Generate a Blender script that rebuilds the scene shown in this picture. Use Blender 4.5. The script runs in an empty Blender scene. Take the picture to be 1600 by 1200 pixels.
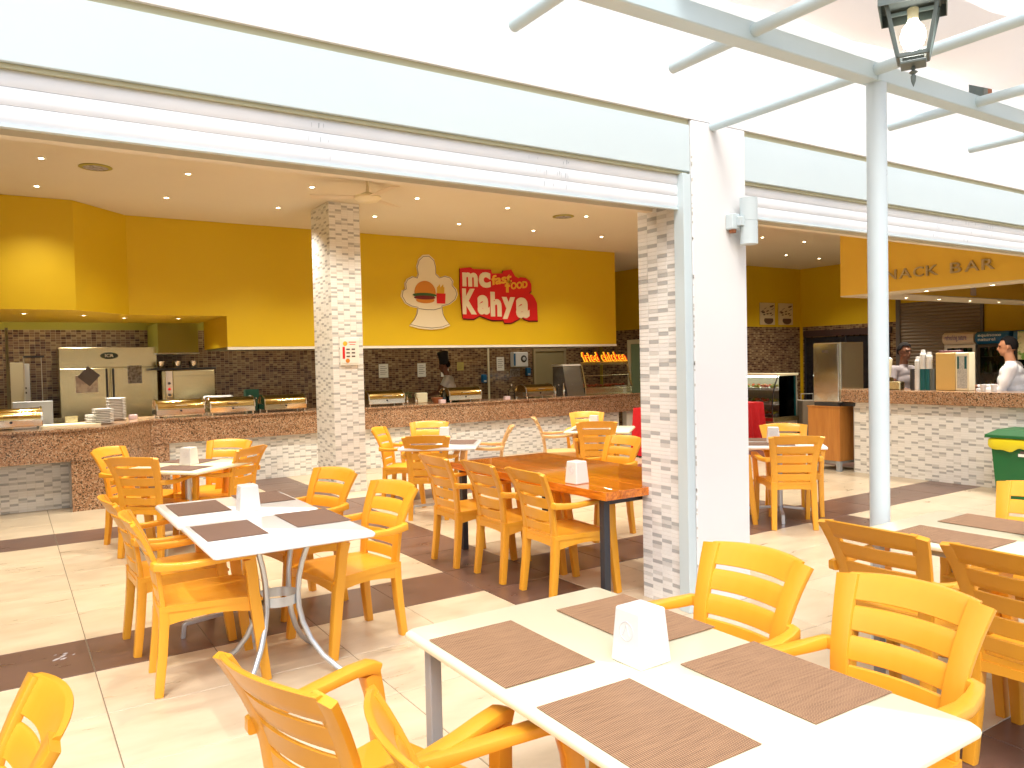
import bpy, bmesh, math, random
from mathutils import Vector, Matrix, Euler
R = math.radians
rng = random.Random(7)
scene = bpy.context.scene
COL = scene.collection

# ------------------------------------------------------------------ camera
cam_d = bpy.data.cameras.new('camera')
cam_d.sensor_width = 36.0
cam_d.lens = 36.0 * 1213.09 / 1600.0
cam_d.clip_start = 0.05
cam_d.clip_end = 2000
cam = bpy.data.objects.new('camera', cam_d)
COL.objects.link(cam)
_M = ((0.83759106, -0.03391356, 0.54524407),
      (-0.54584606, -0.011376, 0.83780825),
      (-0.02221036, -0.99936002, -0.02804002))
cam.matrix_world = Matrix(((_M[0][0], -_M[0][1], -_M[0][2], 0.0),
                           (_M[1][0], -_M[1][1], -_M[1][2], 0.0),
                           (_M[2][0], -_M[2][1], -_M[2][2], 1.6),
                           (0, 0, 0, 1)))
scene.camera = cam
CAMP = Vector((0, 0, 1.6))

# ------------------------------------------------------------------ world, sun, exposure
SKY_STRENGTH = 0.115
SUN_STRENGTH = 0.5
EXPOSURE = 1.38
LAMP_W = 80.0
SUN_ELEV, SUN_AZ = 58.0, 215.0     # azimuth measured from +Y clockwise
world = bpy.data.worlds.new('World')
scene.world = world
world.use_nodes = True
nt = world.node_tree
nt.nodes.clear()
sky = nt.nodes.new('ShaderNodeTexSky')
sky.sky_type = 'NISHITA'
sky.sun_disc = False
sky.sun_elevation = R(SUN_ELEV)
sky.sun_rotation = R(SUN_AZ)
sky.dust_density = 5.0
sky.air_density = 1.0
hs = nt.nodes.new('ShaderNodeHueSaturation')
hs.inputs['Saturation'].default_value = 0.62
bg = nt.nodes.new('ShaderNodeBackground')
bg.inputs['Strength'].default_value = SKY_STRENGTH
wo = nt.nodes.new('ShaderNodeOutputWorld')
nt.links.new(sky.outputs[0], hs.inputs['Color'])
nt.links.new(hs.outputs[0], bg.inputs['Color'])
nt.links.new(bg.outputs[0], wo.inputs['Surface'])

sun_d = bpy.data.lights.new('sun', 'SUN')
sun_d.energy = SUN_STRENGTH
sun_d.angle = R(20)
sun_d.color = (1.0, 0.96, 0.88)
sun = bpy.data.objects.new('sun', sun_d)
COL.objects.link(sun)
sd = Vector((math.sin(R(SUN_AZ)) * math.cos(R(SUN_ELEV)), math.cos(R(SUN_AZ)) * math.cos(R(SUN_ELEV)), math.sin(R(SUN_ELEV))))
sun.rotation_euler = sd.to_track_quat('Z', 'Y').to_euler()
sun.location = (0, -5, 12)

vs = scene.view_settings
scene.display_settings.display_device = 'sRGB'
vs.view_transform = 'Standard'
vs.look = 'None'
vs.exposure = EXPOSURE
vs.gamma = 1.0
vs.use_curve_mapping = False
scene.cycles.max_bounces = 8
scene.cycles.diffuse_bounces = 5
scene.cycles.glossy_bounces = 4
scene.cycles.transmission_bounces = 6
scene.cycles.use_denoising = True
scene.cycles.sample_clamp_indirect = 6.0
scene.cycles.caustics_reflective = False
scene.cycles.caustics_refractive = False

# ------------------------------------------------------------------ materials
MATS = {}
def mat(name, col, rough=0.5, metal=0.0, noise=None, bump=None, emit=None, trans=0.0, spec=0.5, coat=0.0, objvar=0.0, alpha=1.0, stretch=None):
    """noise=(scale, amount, colour2)  bump=(scale, strength)"""
    if name in MATS: return MATS[name]
    m = bpy.data.materials.new(name)
    m.use_nodes = True
    n = m.node_tree.nodes; l = m.node_tree.links
    b = n['Principled BSDF']
    b.inputs['Base Color'].default_value = (*col, 1)
    b.inputs['Roughness'].default_value = rough
    b.inputs['Metallic'].default_value = metal
    b.inputs['Specular IOR Level'].default_value = spec
    b.inputs['Coat Weight'].default_value = coat
    b.inputs['Coat Roughness'].default_value = 0.08
    b.inputs['Transmission Weight'].default_value = trans
    b.inputs['Alpha'].default_value = alpha
    if emit:
        b.inputs['Emission Color'].default_value = (*emit[0], 1)
        b.inputs['Emission Strength'].default_value = emit[1]
    tc = n.new('ShaderNodeTexCoord')
    mp = n.new('ShaderNodeMapping')
    l.new(tc.outputs['Object'], mp.inputs['Vector'])
    if stretch: mp.inputs['Scale'].default_value = stretch
    cur = None
    if noise:
        t = n.new('ShaderNodeTexNoise'); t.inputs['Scale'].default_value = noise[0]
        t.inputs['Detail'].default_value = 5; t.inputs['Roughness'].default_value = 0.6
        l.new(mp.outputs[0], t.inputs['Vector'])
        r = n.new('ShaderNodeValToRGB')
        r.color_ramp.elements[0].position = 0.5 - noise[1]; r.color_ramp.elements[1].position = 0.5 + noise[1]
        r.color_ramp.elements[0].color = (*col, 1); r.color_ramp.elements[1].color = (*noise[2], 1)
        l.new(t.outputs['Fac'], r.inputs['Fac'])
        cur = r.outputs['Color']
        # roughness variation from the same noise
        mr = n.new('ShaderNodeMapRange')
        mr.inputs['To Min'].default_value = max(0.02, rough * 0.8); mr.inputs['To Max'].default_value = min(1, rough * 1.25)
        l.new(t.outputs['Fac'], mr.inputs['Value']); l.new(mr.outputs[0], b.inputs['Roughness'])
    if objvar:
        oi = n.new('ShaderNodeObjectInfo')
        mr = n.new('ShaderNodeMapRange')
        mr.inputs['To Min'].default_value = 1 - objvar; mr.inputs['To Max'].default_value = 1 + objvar
        l.new(oi.outputs['Random'], mr.inputs['Value'])
        mx = n.new('ShaderNodeMix'); mx.data_type = 'RGBA'; mx.blend_type = 'MULTIPLY'; mx.inputs[0].default_value = 1
        if cur: l.new(cur, mx.inputs[6])
        else: mx.inputs[6].default_value = (*col, 1)
        l.new(mr.outputs[0], mx.inputs[7])
        cur = mx.outputs[2]
    if cur: l.new(cur, b.inputs['Base Color'])
    if bump:
        t2 = n.new('ShaderNodeTexNoise'); t2.inputs['Scale'].default_value = bump[0]; t2.inputs['Detail'].default_value = 4
        l.new(mp.outputs[0], t2.inputs['Vector'])
        bp = n.new('ShaderNodeBump'); bp.inputs['Strength'].default_value = bump[1]; bp.inputs['Distance'].default_value = 0.002
        l.new(t2.outputs['Fac'], bp.inputs['Height']); l.new(bp.outputs[0], b.inputs['Normal'])
    MATS[name] = m
    return m

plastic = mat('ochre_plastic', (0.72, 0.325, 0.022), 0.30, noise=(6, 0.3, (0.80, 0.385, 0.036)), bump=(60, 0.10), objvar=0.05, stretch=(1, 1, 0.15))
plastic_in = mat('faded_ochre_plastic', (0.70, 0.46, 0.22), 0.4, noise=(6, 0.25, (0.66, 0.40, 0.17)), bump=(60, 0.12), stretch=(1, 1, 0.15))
plaster = mat('white_render', (0.76, 0.76, 0.75), 0.85, noise=(1.3, 0.3, (0.72, 0.725, 0.73)), bump=(120, 0.15))
plaster_chip = mat('chipped_render', (0.55, 0.52, 0.46), 0.9)
alu_white = mat('white_metal', (0.57, 0.67, 0.70), 0.42, noise=(2, 0.3, (0.55, 0.65, 0.685)))
alu_shutter = mat('shutter_metal', (0.76, 0.78, 0.81), 0.45, noise=(1.1, 0.10, (0.69, 0.73, 0.78)), stretch=(1.6, 1, 3))
gap_dark = mat('dark_olive_metal', (0.22, 0.21, 0.12), 0.6)  # dark olive tone for soffit, oven seam and stand, upright post
gap_light = mat('olive_gap_shade', (0.46, 0.45, 0.30), 0.6)  # olive colour paints in the shade of the recess above the shutter box
steel_frame = mat('pergola_paint', (0.53, 0.66, 0.71), 0.35, noise=(3, 0.3, (0.50, 0.63, 0.685)))
pole_paint = mat('pole_paint', (0.56, 0.65, 0.69), 0.28, noise=(3, 0.3, (0.53, 0.62, 0.66)))
yellow = mat('yellow_paint', (0.68, 0.465, 0.001), 0.55, noise=(1.2, 0.3, (0.655, 0.445, 0.002)), bump=(90, 0.10))
yellow_bar = mat('warm_yellow_paint', (0.78, 0.50, 0.05), 0.55, noise=(1.2, 0.3, (0.76, 0.485, 0.055)), bump=(90, 0.08))
ceil_m = mat('ceiling_paint', (0.72, 0.655, 0.50), 0.8, noise=(0.8, 0.3, (0.70, 0.635, 0.48)), bump=(60, 0.05))
white_trim = mat('white_trim', (0.8, 0.8, 0.74), 0.5)
grout = mat('tile_grout', (0.20, 0.16, 0.11), 0.9)
grout_w = mat('mosaic_grout', (0.74, 0.73, 0.69), 0.9)
grout_d = mat('dark_mosaic_grout', (0.46, 0.38, 0.22), 0.8)
tile_w = mat('white_glass_tile', (0.82, 0.82, 0.80), 0.22)
tile_w2 = mat('offwhite_glass_tile', (0.78, 0.78, 0.765), 0.25)
tile_l = mat('lightgrey_glass_tile', (0.64, 0.64, 0.62), 0.22)
tile_d = mat('grey_glass_tile', (0.45, 0.46, 0.46), 0.2)
kt = [mat('brown_glass_tile', (0.17, 0.095, 0.06), 0.12), mat('umber_glass_tile', (0.24, 0.15, 0.085), 0.14),
      mat('taupe_glass_tile', (0.36, 0.26, 0.14), 0.14), mat('dark_glass_tile', (0.085, 0.042, 0.032), 0.10)]
ivory = mat('ivory_laminate', (0.83, 0.79, 0.58), 0.24, noise=(3, 0.3, (0.81, 0.77, 0.565)), bump=(200, 0.03))
white_lam = mat('white_laminate', (0.83, 0.83, 0.85), 0.14, noise=(3, 0.3, (0.81, 0.81, 0.83)))
steel = mat('yellow_reflection_steel', (0.66, 0.60, 0.37), 0.22, 1.0, noise=(4, 0.3, (0.60, 0.54, 0.32)), bump=(30, 0.25), stretch=(1, 1, 14))  # neutral steel; reflection of the yellow walls is put into the base colour
steel_pol = mat('polished_steel', (0.74, 0.70, 0.60), 0.10, 1.0, bump=(5, 0.3))
lid_steel = mat('gold_reflection_lid_steel', (0.60, 0.44, 0.17), 0.14, 1.0, bump=(5, 0.3))  # gold reflection of bulkhead and ceiling painted into plain steel lids
alu = mat('satin_aluminium', (0.58, 0.62, 0.66), 0.32, 0.7)
leg_grey = mat('grey_leg_paint', (0.30, 0.33, 0.36), 0.45, noise=(8, 0.3, (0.36, 0.38, 0.40)))
black_m = mat('black_metal', (0.035, 0.037, 0.045), 0.4)
black_g = mat('dark_glass', (0.012, 0.014, 0.02), 0.06, spec=0.7)
black_p = mat('black_plastic', (0.03, 0.03, 0.032), 0.4)
white_p = mat('white_plastic', (0.72, 0.73, 0.73), 0.25, bump=(30, 0.02))
white_p2 = mat('embossed_white_plastic', (0.55, 0.57, 0.60), 0.3)
cream_p = mat('cream_plastic', (0.80, 0.74, 0.52), 0.35)
porcelain = mat('porcelain', (0.82, 0.80, 0.77), 0.15)
red_cloth = mat('red_cloth', (0.60, 0.004, 0.012), 0.8, noise=(8, 0.3, (0.50, 0.003, 0.01)))
fabric = mat('sail_fabric', (0.84, 0.80, 0.76), 0.9, bump=(300, 0.2))
wood_cab = mat('orange_wood_veneer', (0.42, 0.16, 0.03), 0.35, noise=(3.5, 0.18, (0.52, 0.22, 0.045)), bump=(20, 0.1), stretch=(6, 6, 0.6))
green_p = mat('green_bin_plastic', (0.008, 0.13, 0.035), 0.42, noise=(3, 0.3, (0.01, 0.105, 0.03)))
yellow_bag = mat('yellow_bin_bag', (0.72, 0.62, 0.02), 0.3, bump=(18, 0.8))
shutter_b = mat('taupe_shutter_metal', (0.22, 0.17, 0.12), 0.5, 0.2)
paper = mat('paper', (0.78, 0.78, 0.72), 0.7)
paper_g = mat('grey_paper', (0.42, 0.40, 0.40), 0.6, noise=(25, 0.1, (0.16, 0.14, 0.14)))
ink = mat('printed_ink', (0.10, 0.07, 0.06), 0.6)
red_paint = mat('sign_red', (0.62, 0.005, 0.008), 0.45)
red_dark = mat('sign_dark_red_edge', (0.16, 0.008, 0.008), 0.5)
cream_paint = mat('sign_cream', (0.78, 0.70, 0.50), 0.5)
yellow_sign = mat('sign_yellow', (0.80, 0.45, 0.03), 0.5)
bun = mat('sign_bun_orange', (0.60, 0.22, 0.02), 0.5)
lettuce = mat('sign_green', (0.03, 0.10, 0.02), 0.5)
lens_m = mat('downlight_lens', (1, 0.9, 0.7), 0.5, emit=((1.0, 0.80, 0.50), 14.0))
bulb_m = mat('glowing_bulb', (1, 1, 1), 0.5, emit=((1.0, 0.97, 0.90), 9.0))
neon_y = mat('neon_yellow', (0.9, 0.6, 0.05), 0.5, emit=((1.0, 0.45, 0.02), 0.45))
neon_r = mat('neon_red', (0.6, 0.01, 0.01), 0.5, emit=((0.8, 0.01, 0.01), 0.2))
lantern_m = mat('grey_green_cast_metal', (0.10, 0.14, 0.14), 0.45, noise=(20, 0.2, (0.14, 0.17, 0.16)), bump=(60, 0.2))
lamp_paint = mat('pale_blue_lamp_paint', (0.56, 0.645, 0.67), 0.35)
skin_m = mat('skin', (0.42, 0.19, 0.10), 0.5)
skin_d = mat('brown_skin', (0.20, 0.085, 0.05), 0.5)
hair_m = mat('black_hair', (0.008, 0.006, 0.006), 0.9, bump=(120, 0.6), spec=0.2)
shirt_w = mat('white_shirt_cloth', (0.78, 0.78, 0.80), 0.85, bump=(9, 0.9))
shirt_g = mat('grey_shirt_cloth', (0.36, 0.32, 0.34), 0.85, bump=(9, 0.9))
trouser = mat('dark_trouser_cloth', (0.03, 0.03, 0.04), 0.85)
blue_p = mat('blue_cooler_print', (0.0, 0.10, 0.25), 0.35)
teal_p = mat('teal_plastic', (0.0, 0.10, 0.11), 0.3)
food_g = mat('green_food', (0.16, 0.22, 0.02), 0.6, noise=(25, 0.1, (0.35, 0.28, 0.05)), bump=(30, 1))
food_r = mat('red_food', (0.40, 0.03, 0.01), 0.5, noise=(25, 0.1, (0.45, 0.12, 0.02)), bump=(30, 1))
fries = mat('fries_yellow', (0.70, 0.42, 0.03), 0.6)
plant_m = mat('herb_leaf', (0.03, 0.09, 0.015), 0.5)
clay = mat('terracotta', (0.32, 0.11, 0.04), 0.7)
yolive = mat('olive_cabinet_paint', (0.33, 0.29, 0.03), 0.5)

def glass(name, col, rough=0.02, alpha=0.25):
    if name in MATS: return MATS[name]
    m = bpy.data.materials.new(name); m.use_nodes = True
    n = m.node_tree.nodes; l = m.node_tree.links; n.clear()
    o = n.new('ShaderNodeOutputMaterial'); g = n.new('ShaderNodeBsdfGlossy'); t = n.new('ShaderNodeBsdfTransparent'); mx = n.new('ShaderNodeMixShader')
    t.inputs['Color'].default_value = (*col, 1); g.inputs['Roughness'].default_value = rough
    lw = n.new('ShaderNodeLayerWeight'); lw.inputs['Blend'].default_value = alpha
    l.new(lw.outputs['Fresnel'], mx.inputs[0]); l.new(t.outputs[0], mx.inputs[1]); l.new(g.outputs[0], mx.inputs[2]); l.new(mx.outputs[0], o.inputs[0])
    MATS[name] = m; return m
clear_glass = glass('clear_glass', (0.92, 0.95, 0.94), alpha=0.25)
cooler_glass = glass('cooler_glass', (0.55, 0.66, 0.66), alpha=0.4)
amber_glass = glass('lantern_glass', (0.97, 0.97, 0.93), alpha=0.2)

def floor_tile_mat(name, c1, c2, c3):
    m = bpy.data.materials.new(name); m.use_nodes = True
    n = m.node_tree.nodes; l = m.node_tree.links; b = n['Principled BSDF']
    tc = n.new('ShaderNodeTexCoord'); oi = n.new('ShaderNodeObjectInfo')
    geo = n.new('ShaderNodeNewGeometry')
    ad = n.new('ShaderNodeVectorMath'); ad.operation = 'MULTIPLY_ADD'
    ad.inputs[1].default_value = (37.0, 17.0, 11.0)
    cb = n.new('ShaderNodeCombineXYZ')
    for i in range(3): l.new(oi.outputs['Random'], cb.inputs[i])
    l.new(cb.outputs[0], ad.inputs[0]); l.new(geo.outputs['Position'], ad.inputs[2])
    mp = n.new('ShaderNodeMapping'); mp.inputs['Scale'].default_value = (1.2, 3.4, 1)
    l.new(ad.outputs[0], mp.inputs['Vector'])
    t = n.new('ShaderNodeTexNoise'); t.inputs['Scale'].default_value = 2.0; t.inputs['Detail'].default_value = 6; t.inputs['Roughness'].default_value = 0.6; t.inputs['Distortion'].default_value = 0.25
    l.new(mp.outputs[0], t.inputs['Vector'])
    r = n.new('ShaderNodeValToRGB'); cr = r.color_ramp
    cr.elements[0].position = 0.3; cr.elements[0].color = (*c1, 1)
    cr.elements[1].position = 0.72; cr.elements[1].color = (*c3, 1)
    e = cr.elements.new(0.5); e.color = (*c2, 1)
    l.new(t.outputs['Fac'], r.inputs['Fac'])
    # dirt smudges
    t3 = n.new('ShaderNodeTexNoise'); t3.inputs['Scale'].default_value = 1.1; t3.inputs['Detail'].default_value = 10
    l.new(geo.outputs['Position'], t3.inputs['Vector'])
    r3 = n.new('ShaderNodeMapRange'); r3.inputs['From Min'].default_value = 0.45; r3.inputs['From Max'].default_value = 0.8
    r3.inputs['To Min'].default_value = 1.0; r3.inputs['To Max'].default_value = 0.87
    l.new(t3.outputs['Fac'], r3.inputs['Value'])
    mrr = n.new('ShaderNodeMapRange'); mrr.inputs['To Min'].default_value = 0.975; mrr.inputs['To Max'].default_value = 1.025
    l.new(oi.outputs['Random'], mrr.inputs['Value'])
    mu = n.new('ShaderNodeMath'); mu.operation = 'MULTIPLY'; l.new(r3.outputs[0], mu.inputs[0]); l.new(mrr.outputs[0], mu.inputs[1])
    mx = n.new('ShaderNodeMix'); mx.data_type = 'RGBA'; mx.blend_type = 'MULTIPLY'; mx.inputs[0].default_value = 1
    l.new(r.outputs[0], mx.inputs[6]); l.new(mu.outputs[0], mx.inputs[7]); l.new(mx.outputs[2], b.inputs['Base Color'])
    rr = n.new('ShaderNodeMapRange'); rr.inputs['To Min'].default_value = 0.20; rr.inputs['To Max'].default_value = 0.42
    l.new(t.outputs['Fac'], rr.inputs['Value']); l.new(rr.outputs[0], b.inputs['Roughness'])
    bp = n.new('ShaderNodeBump'); bp.inputs['Strength'].default_value = 0.03; bp.inputs['Distance'].default_value = 0.002
    l.new(t.outputs['Fac'], bp.inputs['Height']); l.new(bp.outputs[0], b.inputs['Normal'])
    return m
tan_tile = floor_tile_mat('travertine_floor_tile', (0.49, 0.40, 0.28), (0.56, 0.465, 0.335), (0.61, 0.515, 0.385))
brown_tile = floor_tile_mat('brown_floor_tile', (0.105, 0.058, 0.045), (0.130, 0.073, 0.056), (0.165, 0.096, 0.074))

def granite_mat():
    m = bpy.data.materials.new('speckled_granite'); m.use_nodes = True
    n = m.node_tree.nodes; l = m.node_tree.links; b = n['Principled BSDF']
    tc = n.new('ShaderNodeNewGeometry')
    v = n.new('ShaderNodeTexVoronoi'); v.inputs['Scale'].default_value = 88
    l.new(tc.outputs['Position'], v.inputs['Vector'])
    sp = n.new('ShaderNodeSeparateColor'); l.new(v.outputs['Color'], sp.inputs[0])
    r = n.new('ShaderNodeValToRGB'); cr = r.color_ramp; cr.interpolation = 'CONSTANT'
    cols = [(0.0, (0.085, 0.055, 0.035)), (0.17, (0.33, 0.180, 0.095)), (0.50, (0.41, 0.245, 0.145)), (0.74, (0.25, 0.135, 0.075)), (0.87, (0.50, 0.36, 0.24))]
    cr.elements[0].color = (*cols[0][1], 1)
    cr.elements[1].position = cols[1][0]; cr.elements[1].color = (*cols[1][1], 1)
    for p, c in cols[2:]:
        e = cr.elements.new(p); e.color = (*c, 1)
    l.new(sp.outputs[0], r.inputs['Fac'])
    v2 = n.new('ShaderNodeTexNoise'); v2.inputs['Scale'].default_value = 5; l.new(tc.outputs['Position'], v2.inputs['Vector'])
    mr = n.new('ShaderNodeMapRange'); mr.inputs['To Min'].default_value = 0.8; mr.inputs['To Max'].default_value = 1.2; l.new(v2.outputs['Fac'], mr.inputs['Value'])
    mx = n.new('ShaderNodeMix'); mx.data_type = 'RGBA'; mx.blend_type = 'MULTIPLY'; mx.inputs[0].default_value = 1
    l.new(r.outputs[0], mx.inputs[6]); l.new(mr.outputs[0], mx.inputs[7]); l.new(mx.outputs[2], b.inputs['Base Color'])
    b.inputs['Roughness'].default_value = 0.16
    return m
granite = granite_mat()

def woven_mat(name, c1, c2, scale=170):
    m = bpy.data.materials.new(name); m.use_nodes = True
    n = m.node_tree.nodes; l = m.node_tree.links; b = n['Principled BSDF']
    tc = n.new('ShaderNodeTexCoord')
    w1 = n.new('ShaderNodeTexWave'); w1.inputs['Scale'].default_value = 52; w1.bands_direction = 'X'; w1.inputs['Distortion'].default_value = 0.3
    w2 = n.new('ShaderNodeTexWave'); w2.inputs['Scale'].default_value = 74; w2.bands_direction = 'Y'; w2.inputs['Distortion'].default_value = 0.3
    l.new(tc.outputs['Object'], w1.inputs['Vector']); l.new(tc.outputs['Object'], w2.inputs['Vector'])
    mx = n.new('ShaderNodeMath'); mx.operation = 'MULTIPLY'; l.new(w1.outputs['Fac'], mx.inputs[0]); l.new(w2.outputs['Fac'], mx.inputs[1])
    ns = n.new('ShaderNodeTexNoise'); ns.inputs['Scale'].default_value = 9; ns.inputs['Detail'].default_value = 6
    mp = n.new('ShaderNodeMapping'); mp.inputs['Scale'].default_value = (1, 14, 1); l.new(tc.outputs['Object'], mp.inputs[0]); l.new(mp.outputs[0], ns.inputs['Vector'])
    ad = n.new('ShaderNodeMath'); ad.operation = 'MULTIPLY_ADD'; ad.inputs[1].default_value = 0.45; l.new(ns.outputs['Fac'], ad.inputs[0]); l.new(mx.outputs[0], ad.inputs[2])
    r = n.new('ShaderNodeValToRGB'); r.color_ramp.elements[0].position = 0.15; r.color_ramp.elements[1].position = 0.85
    r.color_ramp.elements[0].color = (*c1, 1); r.color_ramp.elements[1].color = (*c2, 1)
    l.new(ad.outputs[0], r.inputs['Fac']); l.new(r.outputs[0], b.inputs['Base Color'])
    b.inputs['Roughness'].default_value = 0.6
    bp = n.new('ShaderNodeBump'); bp.inputs['Strength'].default_value = 0.5; bp.inputs['Distance'].default_value = 0.001
    l.new(mx.outputs[0], bp.inputs['Height']); l.new(bp.outputs[0], b.inputs['Normal'])
    return m
mat_near = woven_mat('woven_brown_vinyl', (0.075, 0.030, 0.016), (0.62, 0.37, 0.20), 620)
mat_far = woven_mat('woven_dark_brown_vinyl', (0.085, 0.045, 0.032), (0.20, 0.11, 0.08), 620)

def plank_mat():
    m = bpy.data.materials.new('varnished_pine'); m.use_nodes = True
    n = m.node_tree.nodes; l = m.node_tree.links; b = n['Principled BSDF']
    tc = n.new('ShaderNodeTexCoord'); oi = n.new('ShaderNodeObjectInfo')
    cb = n.new('ShaderNodeCombineXYZ')
    for i in range(3): l.new(oi.outputs['Random'], cb.inputs[i])
    ad = n.new('ShaderNodeVectorMath'); ad.operation = 'MULTIPLY_ADD'; ad.inputs[1].default_value = (13, 29, 7)
    l.new(cb.outputs[0], ad.inputs[0]); l.new(tc.outputs['Object'], ad.inputs[2])
    mp = n.new('ShaderNodeMapping'); mp.inputs['Scale'].default_value = (22, 2.6, 22); l.new(ad.outputs[0], mp.inputs[0])
    t = n.new('ShaderNodeTexNoise'); t.inputs['Scale'].default_value = 1.6; t.inputs['Detail'].default_value = 7; t.inputs['Distortion'].default_value = 1.2
    l.new(mp.outputs[0], t.inputs['Vector'])
    r = n.new('ShaderNodeValToRGB'); r.color_ramp.elements[0].position = 0.32; r.color_ramp.elements[1].position = 0.68
    r.color_ramp.elements[0].color = (0.36, 0.075, 0.004, 1); r.color_ramp.elements[1].color = (0.66, 0.20, 0.012, 1)
    l.new(t.outputs['Fac'], r.inputs['Fac'])
    mr = n.new('ShaderNodeMapRange'); mr.inputs['To Min'].default_value = 0.75; mr.inputs['To Max'].default_value = 1.25; l.new(oi.outputs['Random'], mr.inputs['Value'])
    mx = n.new('ShaderNodeMix'); mx.data_type = 'RGBA'; mx.blend_type = 'MULTIPLY'; mx.inputs[0].default_value = 1
    l.new(r.outputs[0], mx.inputs[6]); l.new(mr.outputs[0], mx.inputs[7]); l.new(mx.outputs[2], b.inputs['Base Color'])
    b.inputs['Roughness'].default_value = 0.22; b.inputs['Coat Weight'].default_value = 0.9; b.inputs['Coat Roughness'].default_value = 0.05
    return m
pine = plank_mat()

# ------------------------------------------------------------------ mesh helpers
def link(o, parent=None):
    COL.objects.link(o)
    if parent is not None: o.parent = parent
    return o
def tag(o, label=None, cat=None, group=None, kind=None):
    if label: o['label'] = label
    if cat: o['category'] = cat
    if group: o['group'] = group
    if kind: o['kind'] = kind
    return o
def empty(name, loc=(0, 0, 0), rz=0.0, label=None, cat=None, group=None):
    o = bpy.data.objects.new(name, None); o.empty_display_size = 0.1
    o.location = loc; o.rotation_euler = (0, 0, rz); link(o)
    return tag(o, label, cat, group)

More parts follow.
